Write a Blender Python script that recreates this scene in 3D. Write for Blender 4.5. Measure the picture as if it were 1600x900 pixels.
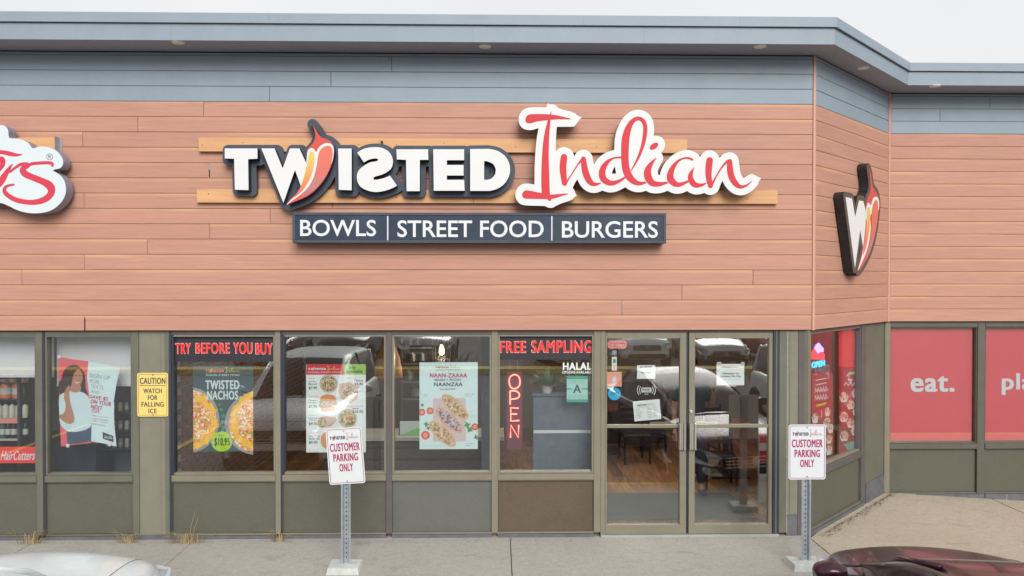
import bpy, bmesh, math, random
import numpy as np
from mathutils import Vector, Matrix
from mathutils.geometry import tessellate_polygon
random.seed(7)
C = bpy.context.scene.collection
S = bpy.context.scene
for o in list(bpy.data.objects): bpy.data.objects.remove(o)

# ---------------------------------------------------------------- camera
FPX, CY, CZ, YAW, PITCH, ROLL = 1213.7, -8.521, 2.861, .0198, -.012, .0004
_f = np.array([math.sin(YAW)*math.cos(PITCH), math.cos(YAW)*math.cos(PITCH), math.sin(PITCH)])
_r = np.array([math.cos(YAW), -math.sin(YAW), 0.]); _u = np.cross(_r, _f)
_r, _u = _r*math.cos(ROLL)+_u*math.sin(ROLL), -_r*math.sin(ROLL)+_u*math.cos(ROLL)
cam = bpy.data.objects.new('camera', bpy.data.cameras.new('camera')); C.objects.link(cam)
cam.matrix_world = Matrix(((_r[0], _u[0], -_f[0], 0), (_r[1], _u[1], -_f[1], CY), (_r[2], _u[2], -_f[2], CZ), (0, 0, 0, 1)))
cam.data.sensor_width = 36; cam.data.lens = FPX/1600*36
cam.data.clip_start = .05; cam.data.clip_end = 2000
S.camera = cam

# ---------------------------------------------------------------- world, sun, exposure
SUN_EL, SUN_AZ = math.radians(30), math.radians(168)      # azimuth clockwise from +y : sun stands in front of the shops
W = bpy.data.worlds.new('World'); S.world = W; W.use_nodes = True
nt = W.node_tree; nt.nodes.clear()
sky = nt.nodes.new('ShaderNodeTexSky'); sky.sky_type = 'NISHITA'; sky.sun_disc = False
sky.sun_elevation = SUN_EL; sky.sun_rotation = SUN_AZ; sky.dust_density = 3
b1 = nt.nodes.new('ShaderNodeBackground'); b1.inputs[1].default_value = .06; nt.links.new(sky.outputs[0], b1.inputs[0])
b2 = nt.nodes.new('ShaderNodeBackground'); b2.inputs[0].default_value = (.985, .99, 1, 1); b2.inputs[1].default_value = .45
tcw = nt.nodes.new('ShaderNodeTexCoord'); nzw = nt.nodes.new('ShaderNodeTexNoise'); nzw.inputs['Scale'].default_value = 2.4; nzw.inputs['Detail'].default_value = 5
rpw = nt.nodes.new('ShaderNodeValToRGB'); rpw.color_ramp.elements[0].position = .35; rpw.color_ramp.elements[0].color = (.905, .915, .93, 1); rpw.color_ramp.elements[1].position = .65; rpw.color_ramp.elements[1].color = (.985, .985, .985, 1)
nt.links.new(tcw.outputs['Generated'], nzw.inputs['Vector']); nt.links.new(nzw.outputs['Fac'], rpw.inputs[0]); nt.links.new(rpw.outputs[0], b2.inputs[0])
mx = nt.nodes.new('ShaderNodeMixShader'); mx.inputs[0].default_value = .93
nt.links.new(b1.outputs[0], mx.inputs[1]); nt.links.new(b2.outputs[0], mx.inputs[2])
wo = nt.nodes.new('ShaderNodeOutputWorld'); nt.links.new(mx.outputs[0], wo.inputs[0])
sl = bpy.data.lights.new('sun', 'SUN'); sl.energy = 1.5; sl.angle = math.radians(34); sl.color = (1, .96, .90)
so = bpy.data.objects.new('sun', sl); C.objects.link(so)
sd = Vector((math.sin(SUN_AZ)*math.cos(SUN_EL), math.cos(SUN_AZ)*math.cos(SUN_EL), math.sin(SUN_EL)))
so.rotation_euler = sd.to_track_quat('Z', 'Y').to_euler(); so.location = sd*60
S.view_settings.view_transform = 'Standard'; S.view_settings.look = 'None'; S.view_settings.gamma = 1
S.view_settings.use_curve_mapping = False; S.view_settings.exposure = 1.08
try:
    S.cycles.use_denoising = True; S.cycles.max_bounces = 8; S.cycles.transparent_max_bounces = 12
except Exception: pass

# ---------------------------------------------------------------- helpers
X1, RD, ZB, PR = 3.5085, 1.6903, 2.2925, .166           # outer corner, depth of the recess, cladding bottom, plank height
ZT = ZB + 15*PR; ZS = 5.325
Q = math.sqrt(.5)

class Frame:
    """a wall plane: u along it, v up, w out of it"""
    def __init__(s, o, u, n): s.o = np.array(o, float); s.u = np.array(u, float); s.n = np.array(n, float)
    def P(s, u, v, w=0.): return s.o + s.u*u + s.n*w + np.array((0, 0, v))
    def px(s, x, y, w=0.):
        d = _f + _r*((x-800)/FPX) + _u*((450-y)/FPX); c = np.array((0, CY, CZ))
        t = ((s.o + s.n*w - c) @ s.n)/(d @ s.n); p = c + d*t - s.o
        return float(p @ s.u), float(p[2])
MAIN = Frame((0, 0, 0), (1, 0, 0), (0, -1, 0))
ANG = Frame((X1, 0, 0), (Q, Q, 0), (Q, -Q, 0))
RGT = Frame((0, RD, 0), (1, 0, 0), (0, -1, 0))
ALEN = RD/Q

def tag(o, label=None, cat=None, group=None, kind=None):
    if label: o['label'] = label
    if cat: o['category'] = cat
    if group: o['group'] = group
    if kind: o['kind'] = kind
    return o
BASE = {}
def thing(name, loc, label, cat, group=None):
    o = bpy.data.objects.new(name, None); o.empty_display_size = .1; C.objects.link(o); o.location = [float(q) for q in loc]
    BASE[o] = np.array(loc, float); return tag(o, label, cat, group)
def link(name, me, parent=None, base=None):
    o = bpy.data.objects.new(name, me); C.objects.link(o)
    if parent is not None: o.parent = parent; BASE[o] = BASE[parent]
    else:
        BASE[o] = np.zeros(3) if base is None else np.array(base, float); o.location = [float(q) for q in BASE[o]]
    return o
def mesh(name, V, F, mats, parent=None, base=None, fm=None, smooth=False, mod=None):
    """V in world coordinates"""
    b = BASE[parent] if parent is not None else (np.zeros(3) if base is None else np.array(base, float))
    me = bpy.data.meshes.new(name)
    me.from_pydata([tuple(float(c) for c in (np.array(v)-b)) for v in V], [], [tuple(f) for f in F])
    if not isinstance(mats, (list, tuple)): mats = [mats]
    for m in mats: me.materials.append(m)
    if fm: me.polygons.foreach_set('material_index', fm)
    if smooth: me.polygons.foreach_set('use_smooth', [True]*len(me.polygons))
    me.validate(); me.update()
    return link(name, me, parent, base)

class MB:
    def __init__(s): s.V = []; s.F = []; s.M = []
    def add(s, V, F, m=0):
        n = len(s.V); s.V += [tuple(v) for v in V]; s.F += [tuple(i+n for i in f) for f in F]; s.M += [m]*len(F); return s
    def box(s, a, b, m=0, fr=None, ch=0.):
        """box between corners a,b (u,v,w if a frame is given, else x,y,z)"""
        a, b = np.minimum(a, b), np.maximum(a, b)
        P = [(a[0] if i & 1 == 0 else b[0], a[1] if i & 2 == 0 else b[1], a[2] if i & 4 == 0 else b[2]) for i in range(8)]
        if ch > 0:   # chamfer towards +w (third axis)
            P2 = P[:4] + [(a[0] if i & 1 == 0 else b[0], a[1] if i & 2 == 0 else b[1], b[2]-ch) for i in range(4)]
            P3 = [(a[0]+ch if i & 1 == 0 else b[0]-ch, a[1]+ch if i & 2 == 0 else b[1]-ch, b[2]) for i in range(4)]
            PP = P2 + P3
            F = [(0, 2, 3, 1), (0, 1, 5, 4), (1, 3, 7, 5), (3, 2, 6, 7), (2, 0, 4, 6), (4, 5, 9, 8), (5, 7, 11, 9), (7, 6, 10, 11), (6, 4, 8, 10), (8, 9, 11, 10)]
            P = PP
        else: F = [(0, 2, 3, 1), (4, 5, 7, 6), (0, 1, 5, 4), (1, 3, 7, 5), (3, 2, 6, 7), (2, 0, 4, 6)]
        if fr is not None: P = [fr.P(*p) for p in P]
        return s.add(P, F, m)
    def tube(s, pts, r, n=8, m=0, caps=True):
        pts = [np.array(p, float) for p in pts]; rs = r if isinstance(r, (list, tuple)) else [r]*len(pts)
        rings = []; up = np.array((.13, .21, 1.)); 
        for i, p in enumerate(pts):
            t = pts[min(i+1, len(pts)-1)] - pts[max(i-1, 0)]; t = t/(np.linalg.norm(t)+1e-9)
            if abs(t @ up)/np.linalg.norm(up) > .95: up = np.array((1., .1, .05))
            a = np.cross(up, t); a /= np.linalg.norm(a); b = np.cross(t, a)
            rings.append([p + (a*math.cos(k*2*math.pi/n) + b*math.sin(k*2*math.pi/n))*rs[i] for k in range(n)])
        V = [v for R_ in rings for v in R_]; F = []
        for i in range(len(pts)-1):
            for k in range(n): F.append((i*n+k, i*n+(k+1) % n, (i+1)*n+(k+1) % n, (i+1)*n+k))
        if caps: F += [tuple(range(n))[::-1], tuple((len(pts)-1)*n+k for k in range(n))]
        return s.add(V, F, m)
    def lathe(s, c, prof, n=16, m=0, axis=2):
        V = []; F = []
        for (r, h) in prof:
            for k in range(n):
                a = 2*math.pi*k/n; p = [r*math.cos(a), r*math.sin(a), h]
                if axis == 0: p = [p[2], p[0], p[1]]
                if axis == 1: p = [p[0], p[2], p[1]]
                V.append(np.array(c)+np.array(p))
        for i in range(len(prof)-1):
            for k in range(n): F.append((i*n+k, i*n+(k+1) % n, (i+1)*n+(k+1) % n, (i+1)*n+k))
        F += [tuple(range(n))[::-1], tuple((len(prof)-1)*n+k for k in range(n))]
        return s.add(V, F, m)
    def build(s, name, mats, parent=None, base=None, smooth=False):
        return mesh(name, s.V, s.F, mats, parent, base, s.M, smooth)
def bx(name, a, b, m, parent=None, fr=None, ch=0., base=None): return MB().box(a, b, 0, fr, ch).build(name, m, parent, base)

def autosmooth(o, ang=35):
    me = o.data; me.polygons.foreach_set('use_smooth', [True]*len(me.polygons))
    try: me.set_sharp_from_angle(angle=math.radians(ang))
    except Exception: pass

# ---- materials
MATS = {}
def mat(name, col, rough=.6, metal=0., var=.08, scale=6., bump=0., bscale=60., spec=.4, emit=None, es=0., stretch=(1, 1, 1), coat=0., dirt=0.):
    if name in MATS: return MATS[name]
    m = bpy.data.materials.new(name); m.use_nodes = True; n = m.node_tree.nodes; L = m.node_tree.links
    b = n['Principled BSDF']; b.inputs['Roughness'].default_value = rough; b.inputs['Metallic'].default_value = metal
    b.inputs['Specular IOR Level'].default_value = spec; b.inputs['Coat Weight'].default_value = coat
    b.inputs['Base Color'].default_value = (*col, 1)
    if emit: b.inputs['Emission Color'].default_value = (*emit, 1); b.inputs['Emission Strength'].default_value = es
    if var > 0 or bump > 0:
        tc = n.new('ShaderNodeTexCoord'); mp = n.new('ShaderNodeMapping'); mp.inputs['Scale'].default_value = stretch
        L.new(tc.outputs['Object'], mp.inputs[0])
    if var > 0:
        nz = n.new('ShaderNodeTexNoise'); nz.inputs['Scale'].default_value = scale; nz.inputs['Detail'].default_value = 6; nz.inputs['Roughness'].default_value = .65
        L.new(mp.outputs[0], nz.inputs['Vector'])
        rp = n.new('ShaderNodeValToRGB'); e = rp.color_ramp.elements
        e[0].position = .3; e[0].color = (*[c*(1-var) for c in col], 1); e[1].position = .7; e[1].color = (*[min(1, c*(1+var)) for c in col], 1)
        L.new(nz.outputs['Fac'], rp.inputs[0]); out = rp.outputs[0]
        if dirt > 0:
            n2 = n.new('ShaderNodeTexNoise'); n2.inputs['Scale'].default_value = 1.7; n2.inputs['Detail'].default_value = 9; n2.inputs['Roughness'].default_value = .75
            L.new(tc.outputs['Object'], n2.inputs['Vector'])
            r2 = n.new('ShaderNodeMapRange'); r2.inputs[1].default_value = .5; r2.inputs[2].default_value = .72; r2.inputs[4].default_value = dirt
            L.new(n2.outputs['Fac'], r2.inputs[0])
            mm = n.new('ShaderNodeMixRGB'); mm.inputs[2].default_value = (*[c*.45 for c in col], 1)
            L.new(r2.outputs[0], mm.inputs[0]); L.new(out, mm.inputs[1]); out = mm.outputs[0]
        L.new(out, b.inputs['Base Color'])
    if bump > 0:
        nb = n.new('ShaderNodeTexNoise'); nb.inputs['Scale'].default_value = bscale; nb.inputs['Detail'].default_value = 5
        L.new(mp.outputs[0], nb.inputs['Vector'])
        bp = n.new('ShaderNodeBump'); bp.inputs['Strength'].default_value = bump; bp.inputs['Distance'].default_value = .01
        L.new(nb.outputs['Fac'], bp.inputs['Height']); L.new(bp.outputs[0], b.inputs['Normal'])
    MATS[name] = m; return m

def plank_mat():
    m = bpy.data.materials.new('wood_cladding'); m.use_nodes = True; n = m.node_tree.nodes; L = m.node_tree.links; b = n['Principled BSDF']
    b.inputs['Roughness'].default_value = .55; b.inputs['Specular IOR Level'].default_value = .3
    tc = n.new('ShaderNodeTexCoord'); oi = n.new('ShaderNodeObjectInfo')
    off = n.new('ShaderNodeVectorMath'); off.operation = 'SCALE'; off.inputs[0].default_value = (37, 11, 53); L.new(oi.outputs['Random'], off.inputs['Scale'])
    ad = n.new('ShaderNodeVectorMath'); L.new(tc.outputs['Object'], ad.inputs[0]); L.new(off.outputs[0], ad.inputs[1])
    def noise(sc, scale, det, dist=0):
        mp = n.new('ShaderNodeMapping'); mp.inputs['Scale'].default_value = sc; L.new(ad.outputs[0], mp.inputs[0])
        z = n.new('ShaderNodeTexNoise'); z.inputs['Scale'].default_value = scale; z.inputs['Detail'].default_value = det; z.inputs['Roughness'].default_value = .6
        z.inputs['Distortion'].default_value = dist; L.new(mp.outputs[0], z.inputs['Vector']); return z.outputs['Fac']
    g1 = noise((1.1, 1.1, 22), 1.6, 5, .6); g2 = noise((2.5, 2.5, 110), 2.2, 4); g3 = noise((.5, .5, 5), 1.3, 3)
    r1 = n.new('ShaderNodeValToRGB'); e = r1.color_ramp.elements
    e[0].position = .28; e[0].color = (.415, .218, .165, 1); e[1].position = .7; e[1].color = (.495, .266, .197, 1)
    L.new(g1, r1.inputs[0])
    r2 = n.new('ShaderNodeMapRange'); r2.inputs[1].default_value = .3; r2.inputs[2].default_value = .7; r2.inputs[3].default_value = .93; r2.inputs[4].default_value = 1.06; L.new(g2, r2.inputs[0])
    mu = n.new('ShaderNodeVectorMath'); mu.operation = 'SCALE'; L.new(r1.outputs[0], mu.inputs[0]); L.new(r2.outputs[0], mu.inputs['Scale'])
    # warmer printed band near the upper edge of each board, coming and going along the board
    sp = n.new('ShaderNodeSeparateXYZ'); L.new(tc.outputs['Generated'], sp.inputs[0])
    bd = n.new('ShaderNodeMapRange'); bd.inputs[1].default_value = .72; bd.inputs[2].default_value = .95; bd.interpolation_type = 'SMOOTHSTEP'; L.new(sp.outputs[2], bd.inputs[0])
    gm = n.new('ShaderNodeMapRange'); gm.inputs[1].default_value = .42; gm.inputs[2].default_value = .62; gm.inputs[4].default_value = .75; L.new(g3, gm.inputs[0])
    ml = n.new('ShaderNodeMath'); ml.operation = 'MULTIPLY'; L.new(bd.outputs[0], ml.inputs[0]); L.new(gm.outputs[0], ml.inputs[1])
    mw = n.new('ShaderNodeMixRGB'); mw.inputs[2].default_value = (.60, .355, .205, 1); L.new(ml.outputs[0], mw.inputs[0]); L.new(mu.outputs[0], mw.inputs[1])
    # each board a shade of its own
    rr = n.new('ShaderNodeMapRange'); rr.inputs[3].default_value = .965; rr.inputs[4].default_value = 1.03; L.new(oi.outputs['Random'], rr.inputs[0])
    m2 = n.new('ShaderNodeVectorMath'); m2.operation = 'SCALE'; L.new(mw.outputs[0], m2.inputs[0]); L.new(rr.outputs[0], m2.inputs['Scale'])
    L.new(m2.outputs[0], b.inputs['Base Color'])
    bp = n.new('ShaderNodeBump'); bp.inputs['Strength'].default_value = .25; bp.inputs['Distance'].default_value = .004; L.new(g2, bp.inputs['Height']); L.new(bp.outputs[0], b.inputs['Normal'])
    return m
WOOD = plank_mat()
def gloss(name, ior=2.2, tint=(.975, .985, .985)):
    m = bpy.data.materials.new(name); m.use_nodes = True; n = m.node_tree.nodes; L = m.node_tree.links; n.clear()
    t = n.new('ShaderNodeBsdfTransparent'); t.inputs[0].default_value = (*tint, 1)
    g = n.new('ShaderNodeBsdfGlossy'); g.inputs['Roughness'].default_value = 0.0; g.inputs[0].default_value = (.96, .99, 1, 1)
    fz = n.new('ShaderNodeFresnel'); ge = n.new('ShaderNodeNewGeometry'); mr = n.new('ShaderNodeMapRange'); mr.inputs[3].default_value = ior; mr.inputs[4].default_value = 1/ior
    L.new(ge.outputs['Backfacing'], mr.inputs[0]); L.new(mr.outputs[0], fz.inputs[0])      # both faces of the pane reflect alike
    x = n.new('ShaderNodeMixShader'); L.new(fz.outputs[0], x.inputs[0]); L.new(t.outputs[0], x.inputs[1]); L.new(g.outputs[0], x.inputs[2])
    o = n.new('ShaderNodeOutputMaterial'); L.new(x.outputs[0], o.inputs[0]); return m
GLASS = gloss('window_glass')
GREY = mat('blue_grey_board', (.242, .300, .358), .5, var=.05, scale=3, bump=.08, bscale=90)
SOFF = mat('soffit_board', (.34, .34, .38), .6, var=.08, scale=30)
TRIMW = mat('cladding_corner_trim', (.55, .30, .23), .5, var=.06)
FRM = mat('tan_frame_paint', (.20, .185, .137), .45, var=.07, scale=4, dirt=.25, spec=.4)
FRG = mat('grey_green_frame_paint', (.13, .13, .102), .45, var=.08, scale=4, dirt=.3)
FRD = mat('dark_bronze_frame', (.105, .095, .095), .4, var=.1, scale=5, dirt=.2)
FRN = mat('navy_black_jamb', (.035, .042, .06), .4, var=.1)
PANEL = mat('olive_panel', (.098, .098, .074), .7, var=.07, scale=45, bump=.3, bscale=180, dirt=.2)
PANEL2 = mat('slate_panel', (.118, .118, .114), .7, var=.07, scale=45, bump=.3, bscale=180, dirt=.3)
PANEL3 = mat('brown_panel', (.105, .08, .058), .7, var=.10, scale=40, bump=.3, bscale=180, dirt=.4)
PILLAR = mat('pillar_paint', (.19, .183, .143), .6, var=.06, scale=8, bump=.15, bscale=150, dirt=.2)
BASEM = mat('dark_base_trim', (.115, .115, .13), .6, var=.2, scale=8, dirt=.4)
SEAL = mat('sealant', (.25, .245, .22), .6, var=.3, scale=30)
DARK = mat('shadow_gap', (.02, .02, .022), .9, var=0)
WHITE = mat('white_acrylic', (.66, .67, .68), .4, var=.02, scale=3, spec=.2)
RED = mat('red_vinyl', (.56, .05, .065), .5, spec=.15, var=.04, scale=5)
CAN = mat('dark_blue_grey_sign_metal', (.066, .080, .108), .5, spec=.2, var=.12, scale=5, dirt=.2)
CANB = mat('black_sign_return', (.03, .033, .042), .4, var=.3, scale=20)
GREYRET = mat('grey_sign_return', (.20, .20, .24), .5, var=.15, scale=15)
TIMBER = mat('painted_timber_rail', (.60, .335, .165), .6, var=.12, scale=3, stretch=(.6, 1, 8), bump=.1)
BLACK = mat('black_vinyl', (.025, .025, .032), .5, var=.1)
PAPER = mat('white_paper', (.70, .76, .76), .7, var=.02)
INK = mat('dark_ink', (.05, .055, .07), .6, var=0)
INKG = mat('grey_ink', (.25, .27, .3), .6, var=0)

# ---- 2d shapes
def cr(pts, k=5, closed=True):
    """Catmull-Rom through the points (of any dimension)"""
    P = [np.array(p, float) for p in pts]; n = len(P); out = []
    for i in range(n if closed else n-1):
        a, b, c, d = (P[(i-1) % n], P[i], P[(i+1) % n], P[(i+2) % n]) if closed else (P[max(i-1, 0)], P[i], P[i+1], P[min(i+2, n-1)])
        for j in range(k):
            t = j/k; out.append(.5*((2*b)+(c-a)*t+(2*a-5*b+4*c-d)*t*t+(3*b-a-3*c+d)*t**3))
    if not closed: out.append(P[-1])
    return [tuple(float(x) for x in p) for p in out]
def sd_poly(X, Y, loops):
    d = np.full(X.shape, 1e9); ins = np.zeros(X.shape, bool)
    for lp in loops:
        n = len(lp)
        for i in range(n):
            ax, ay = lp[i]; bx_, by = lp[(i+1) % n]; ex, ey = bx_-ax, by-ay; q = ex*ex+ey*ey
            if q < 1e-14: continue
            t = np.clip(((X-ax)*ex+(Y-ay)*ey)/q, 0, 1); d = np.minimum(d, (X-ax-t*ex)**2+(Y-ay-t*ey)**2)
            if ay != by: ins ^= ((ay > Y) != (by > Y)) & (X < (bx_-ax)*(Y-ay)/(by-ay)+ax)
    d = np.sqrt(d); return np.where(ins, -d, d)
def sd_stroke(X, Y, pts):
    d = np.full(X.shape, 1e9)
    for (a, b) in zip(pts[:-1], pts[1:]):
        ex, ey = b[0]-a[0], b[1]-a[1]; q = ex*ex+ey*ey+1e-12
        t = np.clip(((X-a[0])*ex+(Y-a[1])*ey)/q, 0, 1)
        d = np.minimum(d, np.hypot(X-a[0]-t*ex, Y-a[1]-t*ey)-(a[2]+(b[2]-a[2])*t))
    return d
def contour(D, x0, y0, h, lev=0.):
    """marching squares: closed loops of D == lev, simplified"""
    D = D-lev; D = np.where(np.abs(D) < 1e-7, 1e-7, D); ny, nx = D.shape; nxt = {}
    I = D < 0; act = np.argwhere(~((I[:-1, :-1] == I[1:, :-1]) & (I[:-1, :-1] == I[:-1, 1:]) & (I[:-1, :-1] == I[1:, 1:])))
    def ed(j, i, e):
        if e == 0: a, b = (j, i), (j, i+1)
        elif e == 1: a, b = (j, i+1), (j+1, i+1)
        elif e == 2: a, b = (j+1, i), (j+1, i+1)
        else: a, b = (j, i), (j+1, i)
        return a+b
    T = {1: [(3, 0)], 2: [(0, 1)], 3: [(3, 1)], 4: [(1, 2)], 5: [(3, 2), (1, 0)], 6: [(0, 2)], 7: [(3, 2)], 8: [(2, 3)], 9: [(2, 0)], 10: [(0, 3), (2, 1)], 11: [(2, 1)], 12: [(1, 3)], 13: [(1, 0)], 14: [(0, 3)]}
    for j, i in act:
        j = int(j); i = int(i); c = int(I[j, i])+2*int(I[j, i+1])+4*int(I[j+1, i+1])+8*int(I[j+1, i])
        for a, b in T[c]: nxt[ed(j, i, a)] = ed(j, i, b)
    loops = []
    while nxt:
        k0 = next(iter(nxt)); k = k0; lp = []
        while k in nxt:
            ja, ia, jb, ib = k; a, b = D[ja, ia], D[jb, ib]; t = a/(a-b)
            lp.append((x0+h*(ia+(ib-ia)*t), y0+h*(ja+(jb-ja)*t))); k = nxt.pop(k)
        if len(lp) < 6: continue
        # simplify
        def dp(p, e):
            keep = [0, len(p)-1]; st = [(0, len(p)-1)]; A = np.array(p)
            while st:
                a, b = st.pop()
                if b-a < 2: continue
                s_ = A[b]-A[a]; n_ = np.hypot(*s_); Q_ = A[a+1:b]-A[a]
                dd = np.abs(Q_[:, 0]*s_[1]-Q_[:, 1]*s_[0])/n_ if n_ > 1e-9 else np.hypot(Q_[:, 0], Q_[:, 1])
                m_ = int(np.argmax(dd))
                if dd[m_] > e: keep.append(a+1+m_); st += [(a, a+1+m_), (a+1+m_, b)]
            return [p[i] for i in sorted(set(keep))]
        q = dp(lp+[lp[0]], h*.10)[:-1]
        if len(q) > 2: loops.append(q)
    return loops
def sdf_loops(fn, bb, h, levs):
    """fn(X,Y) -> distance; returns the loops at each level"""
    x0, y0, x1, y1 = bb; xs = np.arange(x0, x1+h, h); ys = np.arange(y0, y1+h, h); X, Y = np.meshgrid(xs, ys)
    D = fn(X, Y); return [contour(D, x0, y0, h, l) for l in levs]
def pip(p, lp):
    ins = False; n = len(lp)
    for i in range(n):
        a, b = lp[i], lp[(i+1) % n]
        if (a[1] > p[1]) != (b[1] > p[1]) and p[0] < (b[0]-a[0])*(p[1]-a[1])/(b[1]-a[1])+a[0]: ins = not ins
    return ins
def tess(loops):
    """triangles of an even-odd region, each outer loop with its own holes"""
    offs = np.cumsum([0]+[len(l) for l in loops]); n = len(loops)
    if n == 1: return [tuple(t) for t in tessellate_polygon([[Vector((p[0], p[1], 0)) for p in loops[0]]])]
    par = [[j for j in range(n) if j != i and pip(loops[i][0], loops[j])] for i in range(n)]; out = []
    for i in range(n):
        if len(par[i]) % 2: continue
        g = [i]+[j for j in range(n) if len(par[j]) == len(par[i])+1 and i in par[j]]
        idx = [k for j in g for k in range(int(offs[j]), int(offs[j+1]))]
        out += [tuple(idx[q] for q in t) for t in tessellate_polygon([[Vector((p[0], p[1], 0)) for p in loops[j]] for j in g])]
    return out
def shape(name, loops, w0, w1, fr, mats, parent, smooth=False):
    """loops (u,v) filled even-odd and extruded from w0 to w1 (front face w1)"""
    flat = [p for lp in loops for p in lp]
    tri = tess(loops)
    n = len(flat); V = [fr.P(p[0], p[1], w1) for p in flat]; F = []; M = []
    for t in tri:
        a, b, c = (flat[i] for i in t)
        cc = (b[0]-a[0])*(c[1]-a[1])-(b[1]-a[1])*(c[0]-a[0])
        if abs(cc) < 1e-12: continue
        F.append(tuple(t) if cc > 0 else tuple(t)[::-1]); M.append(0)
    if w1-w0 > 1e-5:
        V += [fr.P(p[0], p[1], w0) for p in flat]; k = 0
        for lp in loops:
            m = len(lp)
            for i in range(m):
                a, b = k+i, k+(i+1) % m; F.append((a, b, b+n, a+n)); M.append(1 if isinstance(mats, (list, tuple)) and len(mats) > 1 else 0)
            k += m
    return mesh(name, V, F, mats, parent, None, M)
def rloops(loops, fr, w): return [[fr.px(p[0], p[1], w) for p in lp] for lp in loops]
def disc(cx, cy, rx, ry=None, n=28, a0=0.): 
    ry = ry or rx; return [(cx+rx*math.cos(a0+2*math.pi*i/n), cy+ry*math.sin(a0+2*math.pi*i/n)) for i in range(n)]
def rrect(x0, y0, x1, y1, r, k=5):
    out = []
    for cx, cy, a in ((x1-r, y1-r, 0), (x0+r, y1-r, 90), (x0+r, y0+r, 180), (x1-r, y0+r, 270)):
        out += [(cx+r*math.cos(math.radians(a+90*i/k)), cy+r*math.sin(math.radians(a+90*i/k))) for i in range(k+1)]
    return out

# ---- lettering with the built-in font
TXT = {}
def text_mesh(s, bold=0., shear=0., sp=1.):
    key = (s, bold, shear, sp)
    if key not in TXT:
        c = bpy.data.curves.new('t', 'FONT'); c.body = s; c.size = 1; c.offset = bold; c.shear = shear; c.space_character = sp; c.resolution_u = 4; c.fill_mode = 'FRONT'
        o = bpy.data.objects.new('t', c); me = bpy.data.meshes.new_from_object(o)
        V = np.array([v.co[:] for v in me.vertices]) if len(me.vertices) else np.zeros((1, 3))
        TXT[key] = (V, [tuple(p.vertices) for p in me.polygons]); bpy.data.objects.remove(o); bpy.data.curves.remove(c); bpy.data.meshes.remove(me)
    return TXT[key]
def text_uv(s, rect, fr, w, m, parent, bold=.02, shear=0., name='lettering', rot=0., depth=0.):
    """text stretched to fill rect (u0,v0,u1,v1)"""
    heavy = bold if (bold > .018 and depth <= 0) else 0
    V, F = text_mesh(s, 0. if heavy else min(bold, .018), shear)
    if heavy:      # weight is added with slightly shifted overlays, each a hair prouder
        a, b = V.min(0), V.max(0); k = ((rect[2]-rect[0])/(rect[3]-rect[1]))/((b[0]-a[0])/(b[1]-a[1])); qx = min(.04, heavy*.6/min(1, k)); qy = heavy*.28
        V, F = text_mesh(s, 0., shear, round(1+2*qx/.62*.9, 2)); n0 = len(V); V0, F0 = V, F
        V = np.concatenate([V0+np.array(o_) for o_ in ((0, 0, 0), (qx, qy, 0), (-qx, qy, 0), (qx, -qy, 0), (-qx, -qy, 0))]); F = [tuple(i+k*n0 for i in f) for k in range(5) for f in F0]
    a, b = V.min(0), V.max(0); sz = np.maximum(b-a, 1e-6)
    u0, v0, u1, v1 = rect; cu, cv = (u0+u1)/2, (v0+v1)/2; c_, s_ = math.cos(rot), math.sin(rot); out = []
    for p in V:
        u = u0+(p[0]-a[0])/sz[0]*(u1-u0)-cu; v = v0+(p[1]-a[1])/sz[1]*(v1-v0)-cv
        out.append((cu+u*c_-v*s_, cv+u*s_+v*c_))
    if heavy: return mesh(name, [fr.P(u, v, w+.00025*(i//n0)) for i, (u, v) in enumerate(out)], F, m, parent)
    if depth <= 0: return mesh(name, [fr.P(u, v, w) for u, v in out], F, m, parent)
    n = len(out); V3 = [fr.P(u, v, w) for u, v in out]+[fr.P(u, v, w-depth) for u, v in out]; F2 = list(F); cnt = {}
    for f in F:
        for i in range(len(f)):
            e = (f[i], f[(i+1) % len(f)]); cnt[e] = 1
    for (a_, b_) in cnt:
        if (b_, a_) not in cnt: F2.append((b_, a_, a_+n, b_+n))
    return mesh(name, V3, F2, m, parent)
def text(s, px, fr, w, m, parent, **k):
    """text stretched to fill a rectangle of the wall plane"""
    u0, v0 = fr.px(px[0], px[3], w); u1, v1 = fr.px(px[2], px[1], w)
    return text_uv(s, (u0, v0, u1, v1), fr, w, m, parent, **k)
def sheet(name, px, fr, w, m, parent=None, th=.002, r=0., base=None):
    u0, v0 = fr.px(px[0], px[3], w); u1, v1 = fr.px(px[2], px[1], w)
    lp = rrect(u0, v0, u1, v1, r) if r > 0 else [(u0, v0), (u1, v0), (u1, v1), (u0, v1)]
    return shape(name, [lp], w-th, w, fr, m, parent)
def at(fr, px, py, w=0.): u, v = fr.px(px, py, w); return fr.P(u, v, w)

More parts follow.
